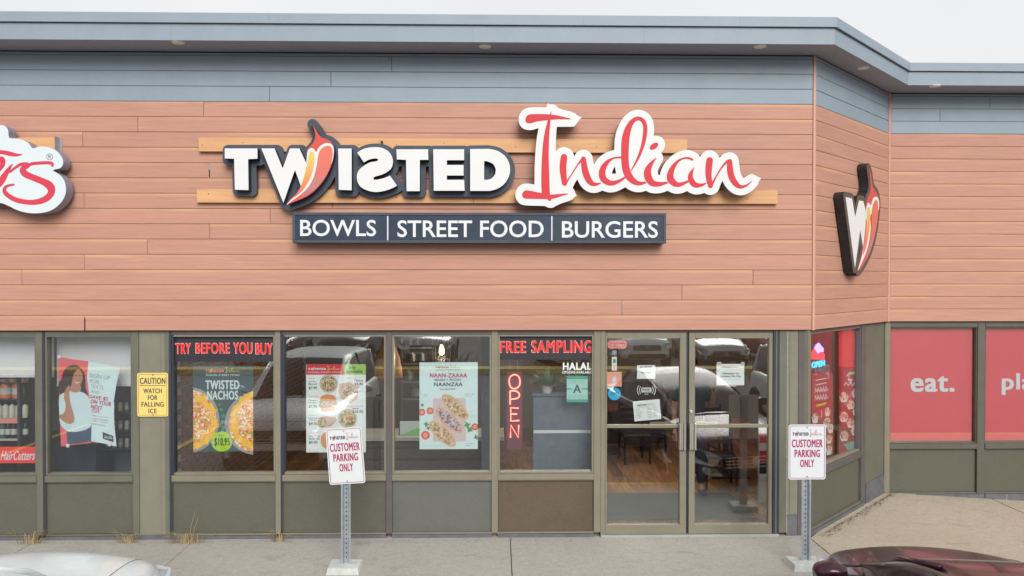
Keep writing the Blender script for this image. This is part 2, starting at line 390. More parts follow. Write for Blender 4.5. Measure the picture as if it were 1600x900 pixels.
# ================================================================ GROUND
def concrete(name, col, stain, dark):
    m = mat(name, col, .85, var=.10, scale=14, bump=.6, bscale=240); n = m.node_tree.nodes; L = m.node_tree.links; b = n['Principled BSDF']
    src = b.inputs['Base Color'].links[0].from_socket; tc = n.new('ShaderNodeTexCoord'); out = src
    for sc, det, lo, hi, amt, c, st in ((.9, 10, .48, .75, .55, stain, (1, 1, 1)), (2.6, 8, .56, .72, .5, dark, (1, 1.6, 1)), (7, 9, .55, .68, .35, stain, (1, 1, 1)), (48, 3, .57, .66, .62, dark, (1, 1, 1)), (70, 2, .60, .67, .6, (.66, .63, .57), (1, 1, 1))):
        mp = n.new('ShaderNodeMapping'); mp.inputs['Scale'].default_value = st; mp.inputs['Location'].default_value = (sc*3, sc, 0); L.new(tc.outputs['Object'], mp.inputs[0])
        z = n.new('ShaderNodeTexNoise'); z.inputs['Scale'].default_value = sc; z.inputs['Detail'].default_value = det; z.inputs['Roughness'].default_value = .7; L.new(mp.outputs[0], z.inputs['Vector'])
        r_ = n.new('ShaderNodeMapRange'); r_.inputs[1].default_value = lo; r_.inputs[2].default_value = hi; r_.inputs[4].default_value = amt; L.new(z.outputs['Fac'], r_.inputs[0])
        x = n.new('ShaderNodeMixRGB'); x.inputs[2].default_value = (*c, 1); L.new(r_.outputs[0], x.inputs[0]); L.new(out, x.inputs[1]); out = x.outputs[0]
    L.new(out, b.inputs['Base Color']); return m
CONC = concrete('concrete', (.41, .392, .358), (.32, .30, .265), (.17, .155, .135))
CONC_L = concrete('pale_concrete', (.46, .41, .325), (.40, .31, .21), (.22, .17, .12))
ASPH = mat('asphalt', (.105, .108, .115), .9, var=.22, scale=40, bump=.8, bscale=160)
YEL = mat('worn_yellow_paint', (.55, .40, .12), .8, var=.25, scale=12, dirt=.4)
GZ = -.13
def plane(name, x0, y0, x1, y1, z, m, parent=None, kind=None):
    o = mesh(name, [(x0, y0, z), (x1, y0, z), (x1, y1, z), (x0, y1, z)], [(0, 1, 2, 3)], m, parent)
    if kind: o['kind'] = kind
    return o
plane('ground', -400, -400, 400, 400, GZ-.012, ASPH, kind='structure')
plane('car_park', -40, -34, 40, -2.16, GZ-.006, ASPH, kind='structure')
def crack_mat():
    m = mat('crack_dirt', (.07, .055, .04), .95, var=.3, scale=20); return m
CRK = crack_mat()
walk = plane('sidewalk', -14, -2.0, 14, 6, -.115, CRK, kind='structure')
jx = [-14, -11.6, -9.2, -6.75, -5.02, -3.30, .15, 3.46]
for a, b in zip(jx[:-1], jx[1:]):
    g = .0055
    V = []
    for (x, y) in ((a+g, -1.985), (b-g, -1.985), (b-g, .2), (a+g, .2)): V.append((x+random.uniform(-.003, .003), y, -.114))
    zz = random.uniform(-.0015, .0015)
    V += [(v[0], v[1], zz) for v in V]
    mesh('slab', V, [(4, 5, 6, 7), (0, 1, 5, 4), (1, 2, 6, 5), (2, 3, 7, 6), (3, 0, 4, 7)], CONC, walk)
def prism(name, pts, z0, z1, m, parent):
    n = len(pts); V = [(p[0], p[1], z0) for p in pts]+[(p[0], p[1], z1) for p in pts]
    return mesh(name, V, [tuple(range(n, 2*n))]+[(i, (i+1) % n, (i+1) % n+n, i+n) for i in range(n)], m, parent)
def zfall(x, y): return -.0005-max(0, x-5.25)*.062*min(1, max(0, (y+1.9)/2.6))
def slab_grid(x0, x1, y1, m, cut=False):
    """pale slab that falls away to the right along the wall"""
    V = []; F = []; nx, ny = 14, 10
    for i in range(nx+1):
        for j in range(ny+1):
            y = -1.985+(y1+1.985)*j/ny; xa = x0+(max(0, y)*1.0 if cut else 0)-.02*(cut and y > 0); x = xa+(x1-xa)*i/nx; V.append((x, y, zfall(x, y)))
    for i in range(nx):
        for j in range(ny): a = i*(ny+1)+j; F.append((a, a+ny+1, a+ny+2, a+1))
    n = len(V); ring_ = [j for j in range(ny+1)]+[i*(ny+1)+ny for i in range(1, nx+1)]+[nx*(ny+1)+j for j in range(ny-1, -1, -1)]+[i*(ny+1) for i in range(nx-1, 0, -1)]
    for k in ring_: V.append((V[k][0], V[k][1], -.1145))
    for k in range(len(ring_)): F.append((ring_[k], ring_[(k+1) % len(ring_)], n+(k+1) % len(ring_), n+k))
    return mesh('slab', V, F, m, walk)
slab_grid(3.468, 6.62, 1.9, CONC_L, True); slab_grid(6.64, 9.8, 1.9, CONC_L); slab_grid(9.82, 14, 1.9, CONC_L)
kerb = MB()
for i in range(14):
    kerb.box((-14+i*2+.006, -2.16, GZ-.01), (-12+i*2-.006, -2.002, -.001), 0)
tag(kerb.build('kerb', YEL), kind='structure')
far = MB(); far.box((-40, -16.4, GZ), (9.6, -15.6, .03), 0); tag(far.build('far_kerb', YEL), kind='structure')
far = MB(); far.box((-40, -15.598, GZ-.002), (40, -15.45, .0), 0)
lines = MB()
for i in range(-6, 3):
    lines.box((-3.95+i*2.75-4.5, -7.4, GZ-.004), (-3.83+i*2.75-4.5, -2.4, GZ-.001), 0)
tag(lines.build('parking_line_markings', YEL), kind='structure')

# ================================================================ BUILDING
bld = thing('shop_building', (0, 0, 0), 'long low strip of shops with wood-look cladding under a blue-grey roof band', 'building')
def up(fr, x, y, w=0.): return fr.px(x, y, w)[0]

# cladding boards -----------------------------------------------
def board(fr, u0, u1, v0, v1, m, w=0., th=.018, name='plank'):
    g = .0024; j = random.uniform(-.0010, .0010)
    c = fr.P((u0+u1)/2, v0, w)
    o = MB().box((u0+g*.6, v0+g, w-th), (u1-g*.6, v1-g*.3, w+j), 0, fr, ch=.004).build(name, m, bld)
    return o
XL = -9.5; XR = 11.5
rows = {0: [318], 1: [215], 2: [129], 3: [], 4: [327], 5: [1120], 6: [131, 519], 7: [422], 8: [327.5], 9: [230], 10: [132], 11: [34, 1176.7], 12: [1065.6], 13: [971.8], 14: [132]}
lefts = [-6.9, -7.6, -8.2, -5.9, -6.6, -7.3, -8.0, -7.0, -7.7, -8.4, -6.1, -8.8, -7.5, -8.1, -7.2]
for i in range(15):
    y = 157+i*24+12; us = [XL, lefts[i]]+[up(MAIN, x, y) for x in rows[i]]+[X1-.02]
    for a, b in zip(us[:-1], us[1:]): board(MAIN, a, b, ZT-(i+1)*PR, ZT-i*PR, WOOD)
    board(ANG, .02, ALEN-.02, ZT-(i+1)*PR, ZT-i*PR, WOOD)
    rj = X1+RD+.02; mid = [9.2, 8.1, 10.3][i % 3]
    for a, b in ((rj, mid), (mid, XR)): board(RGT, a, b, ZT-(i+1)*PR, ZT-i*PR, WOOD)
for i, (x, rx) in enumerate(((612, 1547), (517, 1469), (421, None))):
    v0 = ZT+(2-i)*PR; v1 = v0+PR
    y = 96+24*i; m_ = up(MAIN, x, y)
    for a, b in ((XL, -6.4-i*.7), (-6.4-i*.7, m_), (m_, X1-.02)): board(MAIN, a, b, v0, v1, GREY)
    board(ANG, .02, ALEN-.02, v0, v1, GREY)
    rj = X1+RD+.02; r_ = up(RGT, rx, 150) if rx else 9.7
    for a, b in ((rj, r_), (r_, XR)): board(RGT, a, b, v0, v1, GREY)
ZG = ZT+3*PR
for fr, a, b in ((MAIN, XL, X1-.02), (ANG, .02, ALEN-.02), (RGT, X1+RD+.02, XR)):
    board(fr, a, b, ZG, ZS-.012, GREY, name='top_strip')
# sealant left standing in a few butt joints
for x, y0, y1, m in ((327.3, 255, 276, GREY), (132.3, 497, 517, DARK), (971.8, 469, 489, SEAL), (327.3, 265, 276, DARK)):
    u0, v0 = MAIN.px(x-.7, y1, .004); u1, v1 = MAIN.px(x+.7, y0, .004); MB().box((u0, v0, -.004), (u1, v1, .0032 if m is not DARK else .0038), 0, MAIN).build('joint_sealant', m, bld)
# corner trims
MB().box((X1-.018, ZB, -.02), (X1+.004, ZS-.01, .006), 0, MAIN).build('corner_trim', TRIMW, bld)
MB().box((-.004+.008, ZB, -.02), (.022, ZS-.01, .005), 0, ANG).build('corner_trim', TRIMW, bld)
MB().box((ALEN-.018, ZB, -.01), (ALEN+.0, ZS-.01, .006), 0, ANG).build('corner_trim', TRIMW, bld)
MB().box((X1+RD+.0, ZB, -.01), (X1+RD+.018, ZS-.01, .006), 0, RGT).build('corner_trim', TRIMW, bld)
# structure behind the cladding, roof, hidden walls
core = MB()
def strip(path_w, z0, z1, back):
    """solid band following the three walls: front at offset path_w, back at offset back"""
    def corner(w, i):
        if i == 0: return (XL, -w)
        if i == 1: return (X1+w*(math.sqrt(2)-1), -w)
        if i == 2: return (X1+RD+w*(math.sqrt(2)-1), RD-w)
        return (XR, RD-w)
    V = []
    for w in (path_w, back):
        for i in range(4):
            x, y = corner(w, i); V += [(x, y, z0), (x, y, z1)]
    F = []
    for i in range(3):
        a, b = 2*i, 2*i+2
        F += [(a, b, b+1, a+1), (a+8, a+9, b+9, b+8), (a+1, b+1, b+9, a+9), (a, a+8, b+8, b)]
    F += [(0, 1, 9, 8), (6, 14, 15, 7)]
    return V, F
core.add(*strip(-.022, ZB+.004, ZS-.001, -.30)); core.build('cladding_backing', DARK, bld)
STUCCO = mat('interior_white_wall', (.42, .40, .36), .8, var=.04)
shell = MB()
shell.box((XL, 9, GZ), (XR, 9.2, 5.3)); shell.box((XL-.2, -.1, GZ), (XL, 9.2, 5.3)); shell.box((XR, RD-.1, GZ), (XR+.2, 9.2, 5.3))
shell.build('outer_wall', STUCCO, bld)
rf = MB(); V = [(XL-.2, -.02, 5.33), (X1, -.02, 5.33), (X1+RD, RD-.02, 5.33), (XR+.2, RD-.02, 5.33), (XR+.2, 9.2, 5.33), (XL-.2, 9.2, 5.33)]
rf.add(V+[(v[0], v[1], 5.50) for v in V], [(5, 4, 3, 2, 1, 0), (6, 7, 8, 9, 10, 11)]+[(i, (i+1) % 6, (i+1) % 6+6, i+6) for i in range(6)]); rf.build('roof', GREY, bld)
ce = MB(); V = [(XL, -.02+.3, 2.75), (X1, .28, 2.75), (X1+RD, RD+.28, 2.75), (XR, RD+.28, 2.75), (XR, 9, 2.75), (XL, 9, 2.75)]
ce.add(V, [(5, 4, 3, 2, 1, 0)]); ce.build('ceiling', STUCCO, bld)

# soffit, fascia, cap: offsets differ on the three walls
OV = (.405, .314, .42)
def fpt(o, i):
    om, oa, orr = o; k = X1+oa/Q
    return [(XL, -om), (k-om, -om), (k+RD-orr, RD-orr), (XR, RD-orr)][i]
def band(o_f, o_b, z0, z1, name, m, joints=()):
    for i in range(3):
        a, b, c, d = fpt(o_f, i), fpt(o_f, i+1), fpt(o_b, i+1), fpt(o_b, i)
        ts = [0]+[t for (k, t) in joints if k == i]+[1]
        for t0, t1 in zip(ts[:-1], ts[1:]):
            L_ = lambda p, q, t: (p[0]+(q[0]-p[0])*t, p[1]+(q[1]-p[1])*t)
            g = .0012; ll = math.hypot(b[0]-a[0], b[1]-a[1]); e0 = t0+(.0006/ll if t0 > 0 else 0); e1 = t1-(.0006/ll if t1 < 1 else 0)
            P = [L_(a, b, e0), L_(a, b, e1), L_(d, c, e1), L_(d, c, e0)]
            V = [(p[0], p[1], z0) for p in P]+[(p[0], p[1], z1) for p in P]
            mesh(name, V, [(3, 2, 1, 0), (4, 5, 6, 7), (0, 1, 5, 4), (1, 2, 6, 5), (2, 3, 7, 6), (3, 0, 4, 7)], m, bld)
Z1, Z2 = 5.492, 5.598
def tj(px, o):
    v = MAIN.px(px, 50, o)[0]; a, b = XL, X1; return (v-a)/(b-a)
band(tuple(o-.014 for o in OV), (-.02,)*3, ZS, ZS+.012, 'soffit', SOFF, [(0, tj(470, .3)), (0, tj(1000, .3)), (2, .35)])
band(OV, tuple(o-.013 for o in OV), ZS-.004, Z1, 'fascia', GREY, [(0, .2), (0, tj(265, .4)), (0, tj(735, .4)), (0, tj(1001, .4)), (1, .5), (2, .33)])
band(tuple(o+.028 for o in OV), tuple(o-.03 for o in OV), Z1+.004, Z2, 'roof_cap', GREY, [(0, .15), (0, tj(418, .4)), (0, tj(905, .4)), (0, tj(1148, .4)), (2, .5)])
band(tuple(o+.004 for o in OV), tuple(o-.02 for o in OV), Z1-.0, Z1+.0035, 'shadow_joint', DARK)  # near-black strip painted as the line of shade under the cap
LAMP = mat('soffit_lamp_lens', (.85, .80, .62), .4, var=.02); LAMPR = mat('soffit_lamp_ring', (.85, .84, .78), .4, var=.02)
def plane_z(px, py, z):
    d = _f + _r*((px-800)/FPX) + _u*((450-py)/FPX); t = (z-CZ)/d[2]; return (d[0]*t, CY+d[1]*t)
for (px, py) in ((278, 65.5), (758, 72), (1188, 72), (1349, 105.5), (1461, 134)):
    x, y = plane_z(px, py, ZS); 
    b = MB(); b.lathe((x, y, ZS-.012), [(.030, 0), (.060, .001), (.066, .005), (.066, .012)], 24, 0)
    o = b.build('soffit_light', LAMPR, bld); MB().lathe((x, y, ZS-.0135), [(.0, 0), (.045, .0005), (.045, .002)], 20, 0).build('lens', LAMP, o)

# ---------------------------------------------------------------- storefront (main wall)
WF, WB, WG = -.045, -.16, -.10          # frame front, frame back, glass
def part(name, fr, x0, y0, x1, y1, m, wf=WF, wb=WB, parent=None, ch=.003):
    """a box given by its outline in the wall plane"""
    u0, v0 = fr.px(x0, y1, wf); u1, v1 = fr.px(x1, y0, wf)
    return MB().box((u0, v0, wb), (u1, v1, wf), 0, fr, ch=ch).build(name, m, parent or bld)
vtop = ZB-.004
def vz(y, x=700, w=WF): return MAIN.px(x, y, w)[1]
V_HEAD, V_G0, V_S0, V_K0 = vz(523), vz(741), vz(752), vz(833)
U = lambda x, w=WF: MAIN.px(x, 680, w)[0]
def b2(name, u0, v0, u1, v1, m, wf=WF, wb=WB, parent=None, fr=MAIN, ch=.003):
    return MB().box((u0, v0, wb), (u1, v1, wf), 0, fr, ch=ch if min(u1-u0, v1-v0) > 3*ch else 0).build(name, m, parent or bld)
def window(u0, u1, v0, v1, fr=MAIN, mf=FRM, ml=None, mr=None, t=.022, wf=WF-.01, glass=GLASS):
    """a glazed window: frame bars and a pane as its children"""
    w_ = b2('window', u0+t, v0, u1-t, v0+t, mf, wf, WB+.01, fr=fr)      # bottom bead carries the rest
    b2('frame', u0, v0, u0+t, v1, ml or mf, wf, WB+.01, w_, fr); b2('frame', u1-t, v0, u1, v1, mr or mf, wf, WB+.01, w_, fr)
    b2('frame', u0+t, v1-t, u1-t, v1, mf, wf, WB+.01, w_, fr)
    b2('pane', u0+t-.006, v0+t-.006, u1-t+.006, v1-t+.006, glass, WG, WG-.006, w_, fr, ch=0)
    return w_
# mullions (full height), each its own colour as in the photograph
mull = [(57, 70, FRG), (207, 217, FRG), (258, 268, FRG), (430, 441, FRM), (603, 612.5, FRD), (768, 778, FRM), (928, 938.5, FRM)]
for x0, x1, m in mull: b2('mullion', U(x0), .0+.045, U(x1), vtop, m)
for x0, x1 in ((66.5, 70), (438.3, 441), (264.5, 268)):
    b2('mullion_edge', U(x0), .05, U(x1)+.001, vtop-.002, FRN, WF+.0025, WF+.0003)
b2('pillar', U(217), .02, U(258), vtop, PILLAR, WF-.012, -.3)
b2('pillar_edge', U(249), .02, U(250.5), vtop-.004, FRM, WF-.008, WF-.0115, ch=0)
bays = [(XL, U(-190), None), (U(-180), U(-125), None), (U(-115), U(57), 'shop'), (U(70), U(207), 'shop'), (U(268), U(430), 'w'), (U(441), U(603), 'w'), (U(612.5), U(768), 'w'), (U(778), U(928), 'w')]
b2('mullion', U(-190), .045, U(-180), vtop, FRG); b2('mullion', U(-125), .045, U(-115), vtop, FRG)
pm = [PANEL, PANEL, PANEL, PANEL, PANEL, PANEL, PANEL2, PANEL3]
for i, (u0, u1, k) in enumerate(bays):
    g = FRG if i < 4 else FRM
    b2('head_rail', u0, V_HEAD, u1, vtop, FRD if i > 3 else FRG, WF-.006)
    window(u0, u1, V_G0, V_HEAD, mf=g, mr=FRG if i == 3 else None, ml=FRN if i in (4, 5) else None)
    b2('sill', u0, V_S0+.012, u1, V_G0-.001, g, WF+.008, WB); b2('sill_nosing', u0+.002, V_S0, u1-.002, V_S0+.0115, g, WF-.004, WB)
    b2('kick_panel', u0, V_K0+.006, u1, V_S0-.002, pm[i], WF-.035, WB)
    b2('panel_bead', u0, V_K0-.012, u1, V_K0+.005, g, WF-.004, WB)
    b2('base_trim', u0, -.01, u1, V_K0-.014, BASEM, WF+.014, WB)
b2('base_trim', U(207), -.01, U(268), .045, BASEM, WF+.010, -.3)
# ---- double door
DV0, DV1 = .045, vz(517, 1070)
U_ = lambda x, y=680, w=WF: MAIN.px(x, y, w)[0]
b2('door_jamb', U(938.5), .0, U(945.5), vtop, FRM, WF+.004, -.2)
b2('door_head', U(945.5), vz(519, 1070), U(1207.5), vtop, FRD, WF, -.2)
b2('door_jamb', U(1207.5), .0, U(1211), vtop, FRN, WF+.006, -.2); b2('door_jamb', U(1211), .0, U(1213.5), vtop, FRG, WF+.012, -.2)
b2('door_jamb', U(1213.5), .0, U(1217), vtop, FRN, WF+.004, -.2); b2('door_jamb', U(1217), .03, U(1229), vtop, FRG, WF+.008, -.2)
b2('jamb_sealant', U(1228.5), .03, U(1230), vtop-.01, SEAL, WF+.0095, WF+.002, ch=0)
b2('threshold', U(938.5), -.008, U(1217), .02, mat('metal_threshold', (.45, .45, .46), .4, .5, dirt=.3), WF+.03, -.22)
b2('shadow_joint', U(1072.6), .03, U(1076.4), vz(519, 1070), FRN, WF-.03, -.14, ch=0)
VR0 = vz(820, 1070); VB = vz(836, 1070)+.012
ALU = mat('brushed_tan_metal', (.40, .38, .33), .35, .5, var=.08)
for (x0, x1, g0, g1, hd) in ((945.8, 1072.4, 948.6, 1062.5, 1), (1076.6, 1207.2, 1086, 1201.5, -1)):
    d = b2('door', U(x0), VB, U(x1), VR0, FRM, WF-.006, -.12)
    d['label'] = 'left leaf of the glass double door' if hd > 0 else 'right leaf of the glass double door'
    b2('stile', U(x0), VR0+.0005, U(g0), vz(519.5, 1070), FRM, WF-.006, -.12, d); b2('stile', U(g1), VR0+.0005, U(x1), vz(519.5, 1070), FRM, WF-.006, -.12, d)
    b2('top_rail', U(g0)+.0005, vz(529, 1070), U(g1)-.0005, vz(519.5, 1070), FRM, WF-.006, -.12, d)
    b2('middle_bar', U(g0)+.0005, vz(669, 1070), U(g1)-.0005, vz(664, 1070), FRM, WF-.014, -.11, d)
    b2('pane', U(g0)-.006, VR0-.006, U(g1)+.006, vz(529, 1070)+.006, GLASS, WG+.02, WG+.014, d, ch=0)
    px0, px1 = (1018, 1062) if hd > 0 else (1087, 1126)
    b2('latch_box', U(px0), vz(669.5, 1070, -.16), U(px1), vz(659, 1070, -.16), FRM, -.125, -.175, d)
    h = MB()
    hx = (1061.5, 1072) if hd > 0 else (1077.5, 1088.5)
    u0, u1 = U(hx[0], -.0), U(hx[1], -.0); v0, v1 = vz(704, 1070, .02), vz(663, 1070, .02)
    t = (u1-u0)/3
    for k in range(3): h.box((u0+k*t+.002, v0, WF-.004), (u0+(k+1)*t-.002, v1, WF+(.05 if k != 1 else .035)), 0, MAIN, ch=.004)
    h.box((u0, v0+.03, WF-.004), (u1, v0+.05, WF+.03), 0, MAIN); h.box((u0, v1-.05, WF-.004), (u1, v1-.03, WF+.03), 0, MAIN)
    h.build('pull_handle', ALU, d)
b = MB(); cx, cz = MAIN.px(1080, 643, WF); b.lathe((cx, -WF+.008, cz), [(.0, -.014), (.017, -.013), (.020, -.008), (.022, .004)], 18, 0, axis=1); b.build('lock_cylinder', mat('chrome', (.7, .7, .68), .2, .8, var=0), bld)
# pillar right of the door
b2('pillar', U(1229), .245, X1-.155, vtop, PILLAR, WF+.004, -.3); b2('pillar_foot', U(1229), .0, X1-.155, .243, BASEM, WF+.007, -.3)
b2('pillar_foot_joint', U(1229)+.001, .2435, X1-.157, .2475, SEAL, WF+.006, WF, ch=0)
b2('corner_post', X1-.153, .0, X1-.045, vtop, FRD, WF+.006, -.16)
b2('pillar_edge', U(1233), .25, U(1234.2), vtop-.01, FRG, WF+.0055, WF+.0042, ch=0)

# ---- angled wall
A = lambda x, y=620, w=WF: ANG.px(x, y, w)[0]
def az(x, y, w=WF): return ANG.px(x, y, w)[1]
a0, a1 = .03, A(1346); av0 = az(1300, 703.5); av1 = ZB-.03
av0 = V_G0+.0; 
window(a0, a1, av0, av1, ANG, FRM, ml=FRM, mr=FRD, t=.018)
b2('head_rail', a0, av1, ALEN-.05, ZB-.004, FRD, WF-.004, WB, fr=ANG)
b2('sill', a0, V_S0+.0, a1+.05, av0-.001, FRD, WF+.02, WB, fr=ANG); 
b2('kick_panel', a0, V_K0+.02, a1+.0, V_S0-.002, PANEL, WF-.03, WB, fr=ANG)
b2('panel_bead', a0, V_K0-.01, a1+.05, V_K0+.019, FRG, WF+.004, WB, fr=ANG); b2('base_trim', a0, -.01, a1+.06, V_K0-.012, BASEM, WF+.022, WB, fr=ANG)
b2('corner_post', -.035, -.0, a0-.002, ZB-.004, FRM, WF+.005, WB, fr=ANG)
b2('mullion', a1+.001, .02, a1+.14, ZB-.004, FRD, WF+.004, WB, fr=ANG)
b2('pillar', a1+.141, .0, ALEN+.04, ZB-.004, FRG, WF-.006, -.2, fr=ANG)
b2('pillar_foot', a1+.15, .0, ALEN-.02, .25, BASEM, WF+.014, WF-.004, fr=ANG)

# ---- right wall
Rr = lambda x, y=620, w=WF: RGT.px(x, y, w)[0]
rz = lambda y, x=1450, w=WF: RGT.px(x, y, w)[1]
r0 = X1+RD-.02
b2('frame_post', r0, .0, Rr(1390.5), ZB-.004, FRM, WF+.006, -.2, fr=RGT)
FILM = mat('red_window_film', (.64, .082, .10), .5, var=.03, scale=2.5)
FRO = mat('dark_olive_frame', (.10, .10, .08), .45, var=.1, dirt=.2)
rb = [(Rr(1390.5), Rr(1527)), (Rr(1539.5), Rr(1676)), (Rr(1688), Rr(1824)), (Rr(1836), Rr(1972))]
rv0, rv1 = rz(693), rz(511); rs0 = rz(701.5); rk0 = rz(771)
for i, (u0, u1) in enumerate(rb):
    b2('head_rail', u0, rv1, u1, ZB-.004, FRO, WF, WB, fr=RGT)
    window(u0, u1, rv0, rv1, RGT, FRO, t=.012)
    b2('sill', u0, rs0, u1, rv0-.001, FRO, WF+.008, WB, fr=RGT)
    b2('kick_panel', u0, rk0+.012, u1, rs0-.002, PANEL, WF-.035, WB, fr=RGT)
    b2('panel_bead', u0, rk0-.008, u1, rk0+.011, FRG, WF-.002, WB, fr=RGT)
    b2('mullion', u1+.0005, rk0-.01, u1+.10, ZB-.006, FRO, WF+.006, WB, fr=RGT)
    b2('base_trim', u0, -.11, u1+.10, rk0-.010, BASEM, WF+.02, WB, fr=RGT)
b2('base_joint', Rr(1572), -.1, Rr(1573.4), rk0-.014, SEAL, WF+.0215, WF+.018, ch=0, fr=RGT)
b2('kick_panel', rb[-1][1]+.10, -.05, XR, ZB-.004, PANEL, WF, WB, fr=RGT)
# ---- inside the building
PART = mat('partition_wall', (.40, .37, .33), .8, var=.05)
b2('partition_wall', U(222), -.01, U(256), 2.75, PART, -.305, -9, ch=0)
MB().box((X1+RD+.06, RD+.20, -.01), (X1+RD+.16, 9, 2.75)).build('partition_wall', PART, bld)
rear = MB().box((XL, 6.3, -.01), (X1+RD+.06, 6.4, 2.75)).build('rear_wall', mat('beige_rear_wall', (.24, .215, .195), .8, var=.06), bld)

# ================================================================ SIGNS ON THE CLADDING
def ulw(pts, fr, w): return [fr.px(p[0], p[1], w)+((p[2]/143.5,) if len(p) > 2 else ()) for p in pts]
WL = .215      # front of the raised letters
z1 = lambda L_: [(340+x/5.625, 180+y/5.625) for x, y in L_]
z2 = lambda L_: [(460+x/5.625, 180+y/5.625) for x, y in L_]
z3 = lambda L_: [(540+x/8.18, 210+y/8.18) for x, y in L_]
z4 = lambda L_: [(680+x/8.18, 210+y/8.18) for x, y in L_]
LET = {
 'T': [z1([(63, 292), (350, 292), (350, 382), (268, 386), (272, 658), (152, 655), (145, 382), (63, 380)])],
 'W': [z1([(385, 292), (500, 292), (572, 468), (636, 292), (718, 292), (784, 430), (770, 520), (735, 632), (680, 480), (578, 770)])],
 'I': [z2([(385, 293), (503, 293), (503, 660), (390, 655)])],
 'S': [z3([(148, 232)]+cr([(148, 232), (220, 190), (300, 168), (390, 162), (470, 175), (550, 220), (595, 290), (605, 360), (585, 430), (530, 480), (460, 515), (400, 532), (365, 545), (355, 565), (375, 580), (420, 575), (500, 555), (565, 525)], 3, False)+[(657, 655)]+cr([(657, 655), (600, 685), (520, 715), (420, 735), (330, 730), (240, 700), (175, 650), (145, 570), (150, 500), (185, 440), (250, 390), (320, 355), (385, 345), (415, 330), (405, 310), (360, 308), (290, 325), (235, 358)], 3, False))],
 't': [z3([(650, 190), (1055, 190), (1058, 325), (948, 325), (948, 725), (780, 725), (772, 325), (655, 320)])],
 'E': [[(676.9, 233.2), (725.2, 233.2), (725.2, 250.3), (698.2, 250.3), (698.2, 257.7), (724.3, 257.7), (724.3, 274.2), (698.2, 274.2), (698.2, 280.9), (725.2, 280.9), (726, 298), (677.8, 298)]],
 'D': [z4([(447, 187)]+cr([(650, 185), (700, 187), (800, 212), (890, 275), (942, 360), (957, 450), (940, 540), (885, 630), (800, 692), (700, 722)], 3, False)+[(447, 722)]), z4([(625, 340)]+cr([(660, 342), (735, 375), (772, 440), (765, 510), (720, 563), (670, 580)], 3, False)+[(625, 580)])],
}
for k in LET: LET[k] = [[MAIN.px(x, y, WL) for x, y in lp] for lp in LET[k]]
CHILI = z2([(140, 62)]+cr([(140, 62), (185, 120), (212, 168), (240, 196), (290, 213), (330, 245), (347, 290), (345, 360), (325, 440), (285, 530), (230, 610), (160, 680), (80, 730), (-60, 786)], 3, False)[1:])+z1([(620, 783)]+cr([(650, 758), (690, 712), (735, 632), (770, 520), (785, 430), (790, 320), (800, 290), (835, 250), (856, 205), (858, 160), (840, 100)], 3, False))
WHT = z2(cr([(112, 345), (120, 308), (145, 290), (172, 297), (192, 325), (215, 285), (255, 254), (300, 245), (335, 264), (347, 300), (345, 350), (330, 420), (290, 470), (220, 560), (150, 650), (60, 720), (-62, 786), (-30, 745), (30, 700), (90, 640), (110, 560), (106, 440)], 3))
SEG = z2(cr([(124, 352), (138, 322), (160, 320), (177, 348), (178, 400), (168, 470), (140, 555), (92, 636), (40, 690), (-40, 752), (-22, 728), (20, 690), (60, 620), (92, 520), (114, 430)], 3))
LOBE = z2(cr([(208, 370), (225, 312), (268, 275), (310, 271), (333, 300), (337, 355), (322, 435), (283, 528), (226, 608), (156, 676), (76, 727), (-56, 782), (40, 710), (112, 645), (165, 560), (196, 450)], 3))
def umain(pts, w=WL): return [MAIN.px(x, y, w) for x, y in pts]
CH, WH, SG, LB = [umain(p) for p in (CHILI, WHT, SEG, LOBE)]
def grad_mat(name, stops, axis=2, lo=0., hi=1., rough=.35, coord='Generated'):
    m = bpy.data.materials.new(name); m.use_nodes = True; n = m.node_tree.nodes; L = m.node_tree.links; b = n['Principled BSDF']; b.inputs['Roughness'].default_value = rough
    tc = n.new('ShaderNodeTexCoord'); sp = n.new('ShaderNodeSeparateXYZ'); L.new(tc.outputs[coord], sp.inputs[0])
    rp = n.new('ShaderNodeValToRGB'); e = rp.color_ramp.elements
    while len(e) < len(stops): e.new(.5)
    for k, (p, c) in enumerate(stops): e[k].position = p; e[k].color = (*c, 1)
    L.new(sp.outputs[axis], rp.inputs[0]); L.new(rp.outputs[0], b.inputs['Base Color']); return m
CHR = mat('chili_red_vinyl', (.56, .085, .07), .4, var=.04, spec=.2)
SEGM = grad_mat('yellow_orange_red_print', [(.15, (.68, .12, .09)), (.5, (.75, .30, .08)), (.9, (.62, .50, .12))])
LOBM = grad_mat('coral_print', [(.05, (.55, .07, .08)), (.28, (.42, .18, .18)), (.55, (.60, .14, .11)), (.9, (.66, .15, .10))])

sign = thing('shop_sign', MAIN.P(*MAIN.px(575, 330, .1)), 'dark sign with raised white letters TWISTED and a red chili in the W', 'sign')
sc_let = lambda X, Y: np.minimum.reduce([sd_poly(X, Y, LET[k]) for k in LET]+[sd_poly(X, Y, [CH])])
us = [p[0] for p in CH]+[p[0] for k in LET for lp in LET[k] for p in lp]; vs = [p[1] for p in CH]+[p[1] for k in LET for lp in LET[k] for p in lp]
bk, = sdf_loops(sc_let, (min(us)-.09, min(vs)-.09, max(us)+.09, max(vs)+.09), .006, [.056])
shape('backing', bk, .055, .115, MAIN, [CAN, CANB], sign)
for k in LET: shape('letter', LET[k], .1155, WL, MAIN, [WHITE, CANB], sign)
ch = shape('chili', [CH], .1155, WL+.003, MAIN, [CHR, CANB], sign)
shape('chili_outline', [WH], WL+.0032, WL+.005, MAIN, WHITE, ch); shape('chili_highlight', [SG], WL+.0052, WL+.007, MAIN, SEGM, ch); shape('chili_lobe', [LB], WL+.0052, WL+.007, MAIN, LOBM, ch)

